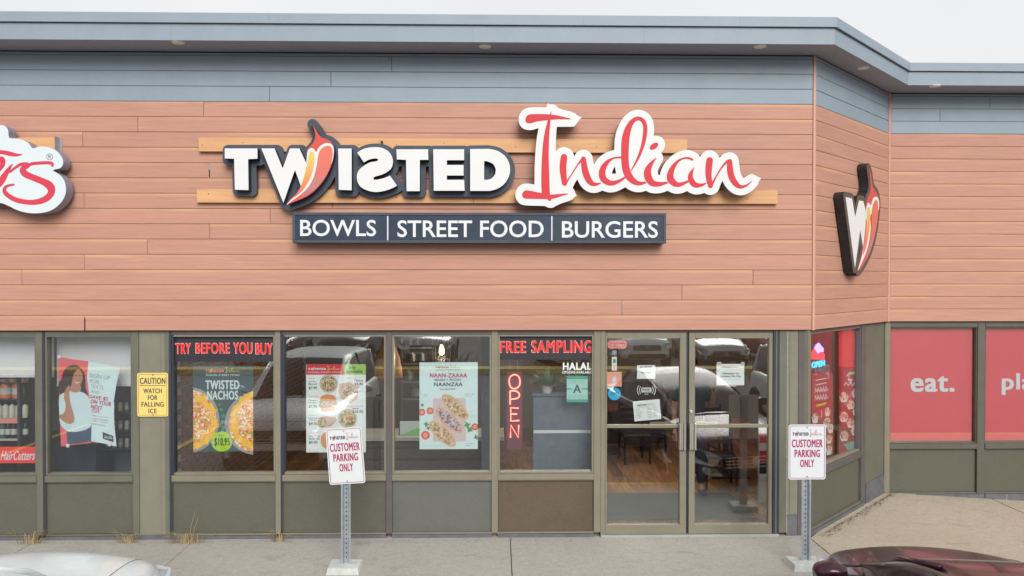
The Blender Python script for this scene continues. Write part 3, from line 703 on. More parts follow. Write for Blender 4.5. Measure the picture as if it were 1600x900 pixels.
# script word
I_ = lambda L_: [(800+x/5, 155+y/5) for x, y in L_]
IBAR = I_(cr([(105, 160), (115, 132), (150, 117), (290, 118), (370, 130), (465, 156), (370, 156), (290, 162), (200, 172), (150, 187), (115, 183)], 3))
ISTM = I_(cr([(311, 93), (294, 122), (275, 180), (248, 300), (234, 450), (229, 600), (234, 740), (270, 778), (302, 796), (306, 768), (296, 740), (292, 600), (287, 450), (290, 300), (299, 190), (304, 125)], 3))
IBOT = I_(cr([(80, 742), (95, 717), (130, 713), (232, 734), (300, 745), (440, 736), (390, 756), (308, 779), (200, 779), (110, 776), (86, 766)], 3))
STR = [
 [(881.3, 245.5, 4.9), (880, 256, 5.2), (879.8, 266, 5.1), (882, 286, 4.0)], [(883, 288, 2.2), (888.5, 279.5, 1.1), (894, 271, .9), (904, 255.5, 1.2), (911, 248, 2.5)],
 [(911.6, 248.5, 3.8), (914.2, 266.7, 5), (920.4, 282, 4.6), (928.4, 287.9, 2.9), (938.2, 286.2, .9)],
 [(970.2, 245.9, 1.6), (958.7, 246.9, 1.3), (948, 254.2, 3.2), (941.2, 266.7, 4.9), (942.7, 279.1, 5), (953.3, 286.0, 4), (965.8, 283.6, 2.6), (976.4, 277.3, 1.4)],
 [(986.2, 266.7, .7), (996, 248.9, 1.8), (1003.1, 231.1, 2.5), (1007.2, 213.3, 3.2), (1008.2, 199.1, 3.2), (1004.9, 189, 3.2), (996.9, 184.9, 2.9), (987.6, 190.2, 3.6), (980.9, 202.7, 5), (977.3, 218.7, 5.9), (976.4, 240, 5.7), (977.3, 259.6, 5.7), (981.8, 273.8, 5.7), (990.7, 283.6, 4.3), (999.6, 286.6, 2.9), (1008.4, 285.3, 1.4)],
 [(1025.3, 246.8, .4), (1017.3, 256, 3.0), (1012, 266.7, 5.2), (1012.9, 277.3, 5.7), (1019.1, 285.9, 4.6), (1029.8, 287.6, 3.4), (1042.2, 285.3, 1.4)],
 [(1081.7, 249.4, 1.6), (1075.6, 246.9, 1.5), (1067.8, 247.4, 1.3), (1058.9, 252.2, 2), (1051.1, 262.2, 3.6), (1047.2, 273.3, 5.1), (1048.6, 281.4, 5.3), (1056.7, 288, 4), (1065.6, 287.4, 2.7), (1074.4, 283.3, 1.6)],
 [(1084.4, 261.7, .4), (1081.1, 267.8, 2.0), (1078.6, 275.6, 3.8), (1081.5, 284.6, 4.5), (1087.8, 289.3, 3.8), (1096.7, 288.9, 2.2), (1103.3, 286.1, .9)],
 [(1108.7, 250.6, 5.0), (1107.4, 262.2, 5.1), (1107.2, 275.6, 4.5), (1110, 290, 3.8)], [(1111.1, 291.1, 1.8), (1120, 273.8, 1.1), (1128.9, 260, 1.3), (1136.7, 251.9, 2.2)],
 [(1140.2, 252.2, 3.6), (1140.6, 264.4, 4.7), (1143.3, 277, 4.7), (1149.3, 286.6, 4.2), (1156.7, 291.8, 2.7), (1165.6, 290, 1.6), (1174.4, 283.3, .4)]]
STR = [ulw(cr(s_, 4, False), MAIN, WL) for s_ in STR]
DOT = umain([(1021.8+6.6*math.cos(a)*1+1.5*math.sin(a), 228.4-5.4*math.sin(a)-1.6*math.cos(a)) for a in [i*2*math.pi/20 for i in range(20)]])
IB, IS, IO = [umain(p) for p in (IBAR, ISTM, IBOT)]
fI = lambda X, Y: np.minimum.reduce([sd_poly(X, Y, [p]) for p in (IB, IS, IO)])
fn_ = lambda X, Y: np.minimum.reduce([sd_stroke(X, Y, s_) for s_ in STR[:3]])
fd_ = lambda X, Y: np.minimum(sd_stroke(X, Y, STR[3]), sd_stroke(X, Y, STR[4]))
fi_ = lambda X, Y: np.minimum(sd_stroke(X, Y, STR[5]), sd_poly(X, Y, [DOT]))
fa_ = lambda X, Y: np.minimum(sd_stroke(X, Y, STR[6]), sd_stroke(X, Y, STR[7]))
fN_ = lambda X, Y: np.minimum.reduce([sd_stroke(X, Y, s_) for s_ in STR[8:]])
QD = [umain(p) for p in ([(853, 172), (855.5, 161), (875, 169.8), (909, 183.2), (897, 198), (868, 198)], [(1162, 283), (1174.4, 271.3), (1189.6, 278.6), (1174, 296), (1158, 303.3)], [(872, 288), (895, 295), (901.4, 306), (869, 321.5), (858, 322)])]
def whole(X, Y): return np.minimum.reduce([f(X, Y) for f in (fI, fn_, fd_, fi_, fa_, fN_)])
def bbof(x0, y0, x1, y1): a = MAIN.px(x0, y1, WL); b = MAIN.px(x1, y0, WL); return (a[0], a[1], b[0], b[1])
script = thing('shop_sign', MAIN.P(*MAIN.px(990, 330, .1)), 'white cloud-shaped sign with the flowing red word Indian, right of the raised letters', 'sign')
bb = bbof(796, 150, 1200, 335); xs = np.arange(bb[0], bb[2], .006); ys = np.arange(bb[1], bb[3], .006); X_, Y_ = np.meshgrid(xs, ys)
D_ = whole(X_, Y_)-.073
for q in QD: D_ = np.minimum(D_, sd_poly(X_, Y_, [q]))
bl = contour(D_, bb[0], bb[1], .006)
# keep only outer loops larger than small accidental holes
def area(lp): return abs(sum(lp[i][0]*lp[(i+1) % len(lp)][1]-lp[(i+1) % len(lp)][0]*lp[i][1] for i in range(len(lp))))/2
bl = [l for l in bl if area(l) > .002]
shape('backing', bl, .115, WL-.0005, MAIN, [WHITE, GREYRET], script)
SCR = []
for f, b_ in ((fI, (812, 165, 900, 325)), (fn_, (868, 235, 945, 298)), (fd_, (930, 175, 1015, 298)), (fi_, (1000, 215, 1048, 300)), (fa_, (1036, 238, 1110, 300)), (fN_, (1096, 238, 1182, 302))):
    lp, = sdf_loops(f, bbof(*b_), .0035, [0.]); lp = [l for l in lp if area(l) > 1e-5]; SCR.append(lp)
for k, lp in enumerate(SCR): shape('letter', lp, WL, WL+.0025+.0006*(k % 2), MAIN, RED, script)

def logo(rect, fr, w, dark, red, parent, name='lettering', px=True):
    """the same word mark printed small"""
    if px: u0, v0 = fr.px(rect[0], rect[3], w); u1, v1 = fr.px(rect[2], rect[1], w)
    else: u0, v0, u1, v1 = rect
    allp = [p for k in LET for lp in LET[k] for p in lp]+[p for L_ in SCR for lp in L_ for p in lp]
    a0_, a1_ = min(p[0] for p in allp), max(p[0] for p in allp); c0, c1 = min(p[1] for p in allp), max(p[1] for p in allp)
    T = lambda lp: [(u0+(p[0]-a0_)/(a1_-a0_)*(u1-u0), v0+(p[1]-c0)/(c1-c0)*(v1-v0)) for p in lp]
    for lpss, m in (([LET[k] for k in LET], dark), (SCR+[[CH]], red)):
        V = []; F = []
        for lps in lpss:
            lps = [l[::3] if len(l) > 60 else l for l in (T(l) for l in lps)]; flat = [p for l in lps for p in l]; n = len(V)
            V += [fr.P(p[0], p[1], w) for p in flat]
            F += [tuple(i+n for i in t) for t in tess(lps)]
        mesh(name, V, F, m, parent)

# timber rails
def rail(x0, y0, x1, y1, lab):
    u0, v0 = MAIN.px(x0, y1, .052); u1, v1 = MAIN.px(x1, y0, .052)
    j = up(MAIN, 740, 300)
    r = thing('mounting_rail', MAIN.P((u0+u1)/2, v0, 0), lab, 'timber rail', 'timber rails carrying the big sign')
    s1 = [u0, j, u1] if x1 > 1100 else [u0, u1]
    for a, b in zip(s1[:-1], s1[1:]): MB().box((a+.001, v0, .0015), (b-.001, v1, .052), 0, MAIN, ch=.003).build('board', TIMBER, r)
    sc_ = MB()
    n = int((u1-u0)/.42)
    for i in range(n):
        c = MAIN.P(u0+.08+i*.42+random.uniform(-.05, .05), (v0+v1)/2+random.uniform(-.025, .03), .052)
        sc_.lathe(c+np.array((0, -.0, 0)), [(.0, -.003), (.0055, -.0028), (.006, .001)], 8, 0, axis=1)
    sc_.build('screw_heads', mat('rusty_screw', (.10, .055, .035), .6, var=.2), r)
rail(310, 218, 1074, 236.5, 'shorter upper orange timber rail behind the raised letters')
rail(307, 298, 1215.5, 316.5, 'longer lower orange timber rail under the raised letters')
rail(-160, 215, 89, 236, 'orange timber rail end behind the white hair salon sign')
CANB2 = mat('galvanised_bracket', (.4, .4, .42), .4, .6, var=.2)
b = MB(); u, v = MAIN.px(89, 236, .05); b.box((u, v, .002), (u+.006, v+.15, .10), 0, MAIN); b.box((u+.006, v, .002), (u+.03, v+.15, .006), 0, MAIN)
tag(b.build('bracket', CANB2, None, base=MAIN.P(u, v, 0)), 'bent metal bracket at the end of the rail behind the salon sign', 'bracket')
tag(MB().lathe(MAIN.P(*MAIN.px(597, 222, .06), .075), [(.0, -.02), (.013, -.018), (.013, .02)], 10, 0, axis=1).build('cable_gland', CANB, None, base=MAIN.P(*MAIN.px(597, 222, .06), .05)), 'small black cable gland above the mirrored S on the upper rail', 'cable gland')

# light box
lb = thing('light_box_sign', MAIN.P(*MAIN.px(749, 378, .1), .1), 'long dark light box reading BOWLS, STREET FOOD, BURGERS in white', 'sign')
WB2 = .19
u0, v0 = MAIN.px(457, 379.5, WB2); u1, v1 = MAIN.px(1041, 333, WB2); fw = .030
m_ = MB(); m_.box((u0, v0, .012), (u1, v1, WB2-.012), 0, MAIN); m_.build('body', CANB, lb)
for a, b in (((u0, v0), (u1, v0+fw)), ((u0, v1-fw), (u1, v1)), ((u0, v0+fw+.0003), (u0+fw, v1-fw-.0003)), ((u1-fw, v0+fw+.0003), (u1, v1-fw-.0003))):
    MB().box((a[0], a[1], WB2-.0118), (b[0], b[1], WB2), 0, MAIN, ch=.004).build('frame_bar', CAN, lb)
MB().box((u0+fw+.001, v0+fw+.001, WB2-.0116), (u1-fw-.001, v1-fw-.001, WB2-.008), 0, MAIN).build('face', mat('sign_face_navy', (.028, .042, .070), .35, var=.3, scale=2.2, spec=.3), lb)
SW = mat('white_vinyl_letters', (.64, .67, .70), .4, var=.02)
for s_, r_ in (('BOWLS', (469, 343.5, 587.5, 369)), ('STREET FOOD', (621, 344.5, 849.5, 370.5)), ('BURGERS', (878, 345.5, 1028, 371.5))):
    text(s_, r_, MAIN, WB2-.0055, SW, lb, bold=.012, depth=.002)
for x in (605.8, 862.3): sheet('divider', (x-.9, 337.5, x+.9, 376), MAIN, WB2-.0055, SW, lb)
# conduit stub under upper rail etc. : screws in the cladding
# chili sign on the angled wall
zc = lambda L_, w: [ANG.px(1295+x/4.615, 245+y/4.615, w) for x, y in L_]
WA = .125
cs = thing('blade_sign', ANG.P(*ANG.px(1345, 430, WA), .05), 'W and red chili emblem sign with thick black sides on the angled wall', 'sign')
aW = zc([(123, 290), (168, 300), (192, 437), (220, 315), (250, 320), (270, 400), (265, 500), (249, 655), (228, 525), (190, 802)], WA)
aC = zc(cr([(290, 82), (305, 130), (318, 215), (350, 268), (362, 330), (355, 430), (335, 560), (300, 680), (255, 772), (212, 824), (235, 720), (255, 600), (266, 480), (268, 370), (275, 315), (300, 250), (301, 170)], 3), WA)
aH = zc(cr([(270, 385), (276, 345), (290, 330), (303, 350), (320, 300), (345, 288), (362, 315), (362, 375), (350, 390), (300, 420), (303, 520), (285, 640), (250, 740), (208, 822), (238, 720), (262, 600), (275, 480), (268, 440)], 3), WA)
aS = zc(cr([(275, 395), (282, 365), (293, 365), (299, 400), (295, 500), (280, 600), (255, 690), (247, 700), (262, 600), (275, 500)], 3), WA)
aL = zc(cr([(310, 390), (322, 335), (340, 310), (352, 325), (356, 380), (348, 470), (328, 580), (295, 690), (250, 772), (225, 805), (262, 725), (295, 620), (308, 500)], 3), WA)
fa2 = lambda X, Y: np.minimum(sd_poly(X, Y, [aW]), sd_poly(X, Y, [aC]))
xs_ = [p[0] for p in aW+aC]; ys_ = [p[1] for p in aW+aC]
bk2, = sdf_loops(fa2, (min(xs_)-.1, min(ys_)-.1, max(xs_)+.1, max(ys_)+.1), .006, [.062])
BRN = mat('dark_bronze_face', (.085, .07, .06), .45, var=.1)
BLKS = mat('chipped_black_return', (.02, .02, .024), .4, var=.6, scale=14)
shape('body', bk2, .012, WA-.004, ANG, [BRN, BLKS], cs)
shape('emblem_letter', [aW], WA-.0038, WA-.001, ANG, WHITE, cs); cc = shape('chili', [aC], WA-.0038, WA-.001, ANG, CHR, cs)
shape('chili_outline', [aH], WA-.0008, WA, ANG, WHITE, cc); shape('chili_highlight', [aS], WA+.0002, WA+.001, ANG, SEGM, cc); shape('chili_lobe', [aL], WA+.0002, WA+.001, ANG, LOBM, cc)

# salon sign, cut by the left edge of the photograph
WH_ = .20
z8 = lambda L_: [(x/6, 190+y/6)+tuple(q/6 for q in r_) for x, y, *r_ in L_]
so_ = umain([p[:2] for p in z8(cr([(-1900, 300), (-1700, 60), (-1400, 40), (-1250, 150), (-900, 60), (-500, 140), (-300, 60), (-120, 70), (0, 35), (45, 42), (76, 80), (86, 150), (150, 158), (220, 175), (270, 205), (306, 250), (360, 236), (430, 236), (510, 262), (560, 305), (590, 360), (588, 405), (560, 438), (497, 456), (560, 500), (600, 550), (618, 620), (610, 690), (570, 760), (500, 820), (420, 850), (320, 860), (230, 850), (150, 825), (80, 790), (0, 762), (-150, 755), (-500, 770), (-900, 720), (-1300, 780), (-1700, 700), (-1950, 550)], 4))], WH_)
ss = thing('shop_sign', MAIN.P(*MAIN.px(30, 330, .1)), 'white cloud-shaped salon sign with red script and purplish sides', 'sign')
shape('body', [so_], .06, WH_, MAIN, [mat('white_sign_face', (.60, .67, .70), .4, var=.01, spec=.2), mat('lilac_grey_return', (.27, .27, .36), .5, var=.1)], ss)
HS = [[(-600, 250, 22), (-300, 262, 24), (0, 285, 18), (80, 298, 20), (150, 312, 14), (205, 308, 4)], [(-60, 640, 24), (10, 560, 30), (60, 480, 22), (100, 420, 10), (118, 400, 4)], [(-60, 450, 20), (-20, 370, 22), (20, 350, 22), (25, 400, 22), (-30, 470, 20), (-80, 520, 16)],
      [(95, 470, 10), (160, 420, 12), (205, 398, 14), (255, 396, 14)], [(250, 400, 14), (215, 450, 26), (235, 488, 30), (300, 520, 28), (400, 560, 30), (465, 600, 36), (484, 650, 32), (455, 705, 28), (380, 745, 26), (280, 757, 22), (150, 733, 22), (62, 680, 20), (42, 640, 17), (65, 605, 12), (128, 590, 9)], [(255, 430, 12), (290, 398, 14), (370, 388, 14), (440, 385, 14), (485, 390, 14), (492, 412, 12)],
      [(-400, 300, 30), (-450, 500, 30), (-400, 600, 24), (-300, 560, 14)], [(-250, 300, 28), (-300, 500, 28), (-250, 600, 22), (-150, 560, 14)], [(-1500, 250, 30), (-1600, 600, 30)], [(-1250, 250, 30), (-1350, 600, 30)], [(-1600, 450, 14), (-1200, 400, 14)], [(-1000, 420, 18), (-1120, 500, 24), (-1080, 590, 20), (-950, 480, 18), (-930, 590, 20), (-850, 560, 10)], [(-560, 300, 20), (-700, 330, 26), (-750, 500, 30), (-680, 600, 24), (-560, 560, 16)]]
HS = [ulw(cr(z8(s_), 4, False), MAIN, WH_) for s_ in HS]
hl, = sdf_loops(lambda X, Y: np.minimum.reduce([sd_stroke(X, Y, s_) for s_ in HS]), bbof(-300, 200, 100, 325), .006, [0.])
shape('script_lettering', [l for l in hl if area(l) > 1e-4], WH_+.0002, WH_+.003, MAIN, mat('coral_red_vinyl', (.56, .055, .09), .5, spec=.15, var=.03), ss)
cx_, cz_ = MAIN.px(77.8, 245, WH_); shape('trademark_ring', [disc(cx_, cz_, .034), disc(cx_, cz_, .030)], WH_+.0002, WH_+.002, MAIN, INK, ss)
text_uv('R', (cx_-.013, cz_-.018, cx_+.014, cz_+.018), MAIN, WH_+.002, INK, ss, bold=.0)

# caution sign on the pillar
ca = thing('caution_sign', MAIN.P(*MAIN.px(238, 651, 0), .035), 'yellow metal sign CAUTION WATCH FOR FALLING ICE on the pillar', 'sign')
CY_ = mat('sign_yellow', (.74, .56, .17), .4, var=.04, dirt=.15); wS = -.033
sheet('plate', (214.5, 582.5, 262.5, 651), MAIN, wS, CY_, ca, .003, .022)
def ring(px, fr, w, m, parent, r=.016, t=.0035, name='border'):
    a = fr.px(px[0], px[3], w); b = fr.px(px[2], px[1], w)
    return shape(name, [rrect(a[0], a[1], b[0], b[1], r), rrect(a[0]+t, a[1]+t, b[0]-t, b[1]-t, max(r-t, .002))], w-.0008, w, fr, m, parent)
ring((216.4, 584.6, 260.6, 649), MAIN, wS+.001, INK, ca)
for s_, r_ in (('CAUTION', (218.5, 590, 258.5, 600)), ('WATCH', (224, 607, 253, 614.5)), ('FOR', (231, 617.5, 246, 625)), ('FALLING', (221, 628, 256, 635.5)), ('ICE', (232, 638.5, 245, 646))):
    text(s_, r_, MAIN, wS+.001, INK, ca, bold=.035)
sheet('rule', (218, 602, 259, 603), MAIN, wS+.001, INK, ca, .0008)
for y in (586, 648.5): MB().lathe(at(MAIN, 239, y, wS+.003), [(.0, -.003), (.006, -.002), (.007, .004)], 10, 0, axis=1).build('bolt', INK, ca)

# ================================================================ PARKING SIGNS ON THE SIDEWALK
MAG = mat('magenta_print', (.36, .018, .12), .45, var=.03)
SIGNW = mat('sign_white', (.60, .645, .67), .4, var=.03, dirt=.08)
GALV = mat('galvanised_steel', (.36, .41, .45), .42, .5, var=.18, scale=10, dirt=.2)
FOOT = mat('whitish_concrete_foot', (.50, .53, .51), .8, var=.25, scale=8, bump=.4, dirt=.3)
def parking_sign(px, top, bot, x0, x1, tilt, yaw, label, w):
    fr0 = Frame((0, 0, 0), (1, 0, 0), (0, -1, 0))
    u, vb = fr0.px(px, 893, w); base = fr0.P(u, 0, w)
    u0, v0 = fr0.px(x0, bot, w); u1, v1 = fr0.px(x1, top, w)
    t = thing('parking_sign', base, label, 'sign', 'customer parking signs by the kerb')
    # u-channel post
    h = v1-.03; pw = .038; b = MB()
    prof = [(-pw-.008, 0), (-pw, 0), (-pw+.008, -.028), (pw-.008, -.028), (pw, 0), (pw+.008, 0)]
    prof = [(-.047, .0), (-.030, .0), (-.020, -.03), (.020, -.03), (.030, 0), (.047, 0), (.047, -.005), (.034, -.005), (.023, -.035), (-.023, -.035), (-.034, -.005), (-.047, -.005)]
    n = len(prof); V = [base+np.array((p[0], -p[1], z)) for z in (.06, h) for p in prof]
    F = [(i, (i+1) % n, (i+1) % n+n, i+n) for i in range(n)]; F += [tuple(range(n, 2*n))]
    b.add(V, F); b.build('post', GALV, t)
    hl = MB()
    for k in range(int(h/.045)-1):
        z = .12+k*.045
        hl.lathe(base+np.array((0, .0, z)), [(.0, .024), (.0065, .0245), (.0065, .0295)], 8, 0, axis=1)
    o = hl.build('punched_holes', DARK, t); 
    # concrete foot
    fm_ = MB(); fm_.add([base+np.array(p) for p in ((-.17, -.13, -.012), (.15, -.13, -.012), (.15, .14, -.012), (-.17, .14, -.012), (-.155, -.115, .062), (.135, -.115, .058), (.14, .125, .060), (-.16, .125, .064))], [(4, 5, 6, 7), (0, 1, 5, 4), (1, 2, 6, 5), (2, 3, 7, 6), (3, 0, 4, 7)])
    fm_.build('concrete_foot', FOOT, t)
    # plate in its own tilted frame
    cu, cv = (u0+u1)/2, (v0+v1)/2; cth, sth = math.cos(tilt), math.sin(tilt); cy_, sy_ = math.cos(yaw), math.sin(yaw)
    ex = np.array((cy_*cth, sy_*cth, sth)); ez = np.array((-sth*cy_, -sth*sy_, cth)); nn = np.cross(ex, ez)
    class PF(Frame):
        def P(s, a, b_, c=0.): return s.o+ex*a+ez*b_+nn*c
    pf = PF(fr0.P(cu, cv, w)+np.array((0, -.004, 0)), (1, 0, 0), (0, -1, 0))
    hw, hh = (u1-u0)/2, (v1-v0)/2
    pl = shape('plate', [rrect(-hw, -hh, hw, hh, .025)], .0, .0035, pf, SIGNW, t)
    shape('border', [rrect(-hw+.011, -hh+.011, hw-.011, hh-.011, .018), rrect(-hw+.016, -hh+.016, hw-.016, hh-.016, .014)], .0036, .0042, pf, MAG, pl)
    logo((-hw*.80, hh*.56, hw*.82, hh*.82), pf, .0044, INK, mat('logo_crimson', (.42, .04, .10), .4, var=0), pl, px=False)
    for s_, a, b_, c, d in (('CUSTOMER', -.83, .17, .83, .46), ('PARKING', -.68, -.19, .69, .09), ('ONLY', -.38, -.55, .38, -.27)):
        text_uv(s_, (a*hw, b_*hh, c*hw, d*hh), pf, .0044, MAG, pl, bold=.045)
    for z in (hh-.03, -hh+.03):
        q = MB(); c = pf.P(0, z, .004); q.lathe(c, [(.0, -.005), (.008, -.004), (.010, .002)], 8, 0, axis=1); q.build('bolt', GALV, pl)
    return t
parking_sign(540.5, 668, 756, 511.5, 568.5, math.radians(4.2), math.radians(-4), 'customer parking only sign, its plate slightly tilted, in front of the menu poster', .90)
parking_sign(1259.5, 663, 749, 1231.5, 1290, 0, 0, 'upright customer parking only sign by the pillar at the outer corner', .90)

# ================================================================ WEEDS AND LITTER
DRY = mat('dry_grass', (.46, .36, .19), .8, var=.2, scale=30)
def weed(px, py, n, h, spread, label):
    u, v = MAIN.px(px, py, .06); base = np.array((u, -.055, 0)); b = MB()
    for i in range(int(n*.6)):
        a = random.uniform(0, 2*math.pi); r0_ = random.uniform(0, spread); hh = 1.25*h*random.uniform(.25, 1)**1.3; ln = random.uniform(.2, 1.0)*hh*1.1
        p = base+np.array((r0_*math.cos(a)*1.6, -abs(r0_*math.sin(a))*.5, 0)); d = np.array((math.cos(a)*1.2, -abs(math.sin(a))*.7, 0)); s_ = np.array((-d[1], d[0], 0))*.0032
        P = [p, p+d*ln*.35+np.array((0, 0, hh*.6)), p+d*ln+np.array((0, 0, hh*random.uniform(.5, 1)))]
        b.add([P[0]-s_, P[0]+s_, P[1]+s_, P[1]-s_, P[2]], [(0, 1, 2, 3), (3, 2, 4)])
    tag(b.build('dry_weed', DRY, None, base=base), label, 'dried weed')
weed(200, 845, 110, .16, .07, 'dried straw-coloured weed at the foot of the pillar under the caution sign')
weed(290, 843, 260, .15, .14, 'widest dried grass tuft at the wall left of the nacho window panel')
weed(436, 842, 90, .17, .05, 'dried weed at the foot of the mullion between nacho and menu windows')
weed(45, 843, 100, .20, .08, 'dried weed with a tall stalk under the salon window')
b = MB(); base = np.array(MAIN.P(*MAIN.px(300, 840, .04)))
for (px, h) in ((296, .34), (301, .28)):
    u, v = MAIN.px(px, 840, .04); p = MAIN.P(u, 0, .04); b.tube([p, p+np.array((.02, -.01, h*.5)), p+np.array((.07, -.01, h))], [.002, .0015, .0008], 5)
tag(b.build('dry_stalk', DRY, None, base=base), 'thin tall dry stalk rising before the panel below the nacho window', 'dried weed')
LEAF = mat('dead_leaf', (.16, .10, .05), .9, var=.3, scale=30)
b = MB()
def litter(p, s_):
    a = random.uniform(0, 6.28); n = np.array((math.cos(a), math.sin(a), random.uniform(-.3, .3))); m_ = np.array((-math.sin(a), math.cos(a), random.uniform(-.3, .3)))
    b.add([p-n*s_, p-m_*s_*.6, p+n*s_, p+m_*s_*.6+np.array((0, 0, s_*.4))], [(0, 1, 2, 3)])
for i in range(520):
    s_ = random.random(); q = ANG.P(s_*ALEN+.05, .006, .04+abs(random.gauss(0, .045))*(1.2 if s_ < .8 else .7)); litter(q, random.uniform(.004, .013))
for i in range(260):
    q = np.array((random.uniform(-5.6, 3.4), -.05-abs(random.gauss(0, .03)), .004)); litter(q, random.uniform(.003, .009))
for i in range(90):
    qx, qy = random.uniform(5.0, 7), 1.66-abs(random.gauss(0, .35)); q = np.array((qx, qy, zfall(qx, qy)+.003)); litter(q, random.uniform(.003, .008))
for i in range(140):
    q = np.array((.15+random.gauss(0, .006), -random.uniform(.02, 1.9), .001)); litter(q, random.uniform(.003, .006))
for i in range(160):
    q = np.array((random.uniform(-5, 3.4), -random.uniform(.1, 1.4), .003)); litter(q, random.uniform(.002, .005))
tag(b.build('leaf_litter', LEAF), kind='stuff')
PEB = mat('pale_grit', (.6, .58, .52), .9, var=.2)
b = MB()
for i in range(240):
    q = np.array((random.uniform(-5.5, 3.4), -.05-abs(random.gauss(0, .03)) if i < 150 else -random.uniform(.1, 1.4), .003)); litter(q, random.uniform(.002, .006))
tag(b.build('grit', PEB), kind='stuff')

# ================================================================ WINDOW BANNERS, POSTERS, STICKERS
WP = -.125; WPO = -.096
def poster(name, px, m, label, cat, w=WP, fr=MAIN, group=None, r=0.):
    u0, v0 = fr.px(px[0], px[3], w); u1, v1 = fr.px(px[2], px[1], w)
    t = thing(name, fr.P((u0+u1)/2, v0, w), label, cat, group); sheet('sheet', px, fr, w, m, t, .0015, r); return t
REDL = mat('bright_red_letters', (.78, .05, .05), .5, var=.03, spec=.1)
pb = poster('window_banner', (269, 521.5, 430, 565.5), BLACK, 'black banner reading TRY BEFORE YOU BUY across the top of a window', 'banner', w=WPO)
PINK = mat('pink_letter_edge', (.85, .45, .45), .4, var=0)
for s_, r_ in (('TRY', (274, 536, 298, 553)), ('BEFORE', (305.5, 535.5, 359, 552.5)), ('YOU', (364.5, 535, 394.5, 553)), ('BUY', (399, 536, 426, 554))):
    text(s_, r_, MAIN, WPO+.001, PINK, pb, bold=.06); text(s_, (r_[0]+.6, r_[1]+.6, r_[2]-.6, r_[3]-.6), MAIN, WPO+.002, REDL, pb, bold=.04)
pb = poster('window_banner', (778.5, 519, 928, 562), BLACK, 'black banner reading FREE SAMPLING above the neon sign', 'banner', w=WPO)
for s_, r_ in (('FREE', (781, 533, 822, 551.5)), ('SAMPLING', (830, 532, 925, 551.5))):
    text(s_, r_, MAIN, WPO+.001, PINK, pb, bold=.06); text(s_, (r_[0]+.6, r_[1]+.6, r_[2]-.6, r_[3]-.6), MAIN, WPO+.002, REDL, pb, bold=.04)

def food_mat(name, cols, scale=40, seed=0.):
    """printed food: a speckled mix of flat colours"""
    m = bpy.data.materials.new(name); m.use_nodes = True; n = m.node_tree.nodes; L = m.node_tree.links; b = n['Principled BSDF']; b.inputs['Roughness'].default_value = .5
    tc = n.new('ShaderNodeTexCoord'); mp = n.new('ShaderNodeMapping'); mp.inputs['Location'].default_value = (seed, seed*2, seed*3); L.new(tc.outputs['Object'], mp.inputs[0])
    v = n.new('ShaderNodeTexVoronoi'); v.inputs['Scale'].default_value = scale; L.new(mp.outputs[0], v.inputs['Vector'])
    sp = n.new('ShaderNodeSeparateColor'); L.new(v.outputs['Color'], sp.inputs[0])
    rp = n.new('ShaderNodeValToRGB'); rp.color_ramp.interpolation = 'CONSTANT'; e = rp.color_ramp.elements
    while len(e) < len(cols): e.new(.5)
    for k, c in enumerate(cols): e[k].position = k/len(cols); e[k].color = (*c, 1)
    L.new(sp.outputs[0], rp.inputs[0])
    z = n.new('ShaderNodeTexNoise'); z.inputs['Scale'].default_value = scale*1.5; L.new(mp.outputs[0], z.inputs['Vector'])
    mr = n.new('ShaderNodeMapRange'); mr.inputs[3].default_value = .55; mr.inputs[4].default_value = 1.35; L.new(z.outputs['Fac'], mr.inputs[0])
    vm = n.new('ShaderNodeVectorMath'); vm.operation = 'SCALE'; L.new(rp.outputs[0], vm.inputs[0]); L.new(mr.outputs[0], vm.inputs['Scale']); L.new(vm.outputs[0], b.inputs['Base Color']); return m
F_NACHO = food_mat('printed_nachos', [(.80, .36, .05), (.85, .48, .08), (.85, .62, .40), (.78, .30, .10), (.88, .72, .58), (.60, .14, .12), (.84, .42, .08), (.92, .80, .65), (.38, .42, .12)], 45)
F_CHIP = mat('printed_corn_chip', (.90, .50, .06), .5, var=.2, scale=20)
F_MIX = food_mat('printed_salad_bowl', [(.55, .50, .42), (.30, .12, .07), (.45, .40, .15), (.62, .60, .52), (.20, .25, .10), (.55, .22, .10)], 75, 3.)
F_PIZZA = food_mat('printed_pizza_topping', [(.62, .45, .25), (.45, .14, .08), (.60, .52, .30), (.70, .62, .48), (.22, .28, .10), (.50, .28, .12)], 60, 5.)
F_DARKP = food_mat('printed_onion_topping', [(.45, .40, .48), (.20, .12, .14), (.60, .56, .62), (.35, .15, .12), (.5, .48, .5)], 62, 7.)
CRUST = mat('printed_crust', (.66, .40, .26), .5, var=.2, scale=12); BREAD = mat('printed_bun', (.62, .27, .11), .5, var=.15, scale=12)
GRN = mat('printed_green_leaf', (.07, .30, .10), .5, var=.3, scale=30); LIME = mat('lime_green_print', (.42, .66, .05), .4, var=.03); TOM = mat('printed_tomato', (.70, .10, .08), .5, var=.2, scale=20)
PLATE = mat('printed_plate_rim', (.30, .32, .34), .4, var=.1); CYANW = mat('light_text_print', (.62, .74, .76), .4, var=0); PTAN = mat('printed_wood_board', (.60, .50, .50), .5, var=.06); BAGM = mat('printed_paper_bag', (.55, .40, .32), .5, var=.15)
def ps(name, pts, fr, w, m, parent, dx=0): return shape(name, [[fr.px(p[0], p[1], w) for p in pts]], w-.0004, w, fr, m, parent)
def ell(cx, cy, rx, ry, rot=0., n=26, a0=0, a1=360):
    c, s_ = math.cos(math.radians(rot)), math.sin(math.radians(rot))
    return [(cx+rx*math.cos(t)*c-ry*math.sin(t)*s_, cy+rx*math.cos(t)*s_+ry*math.sin(t)*c) for t in (math.radians(a0+(a1-a0)*i/(n-(0 if a1-a0 == 360 else 1))) for i in range(n))]

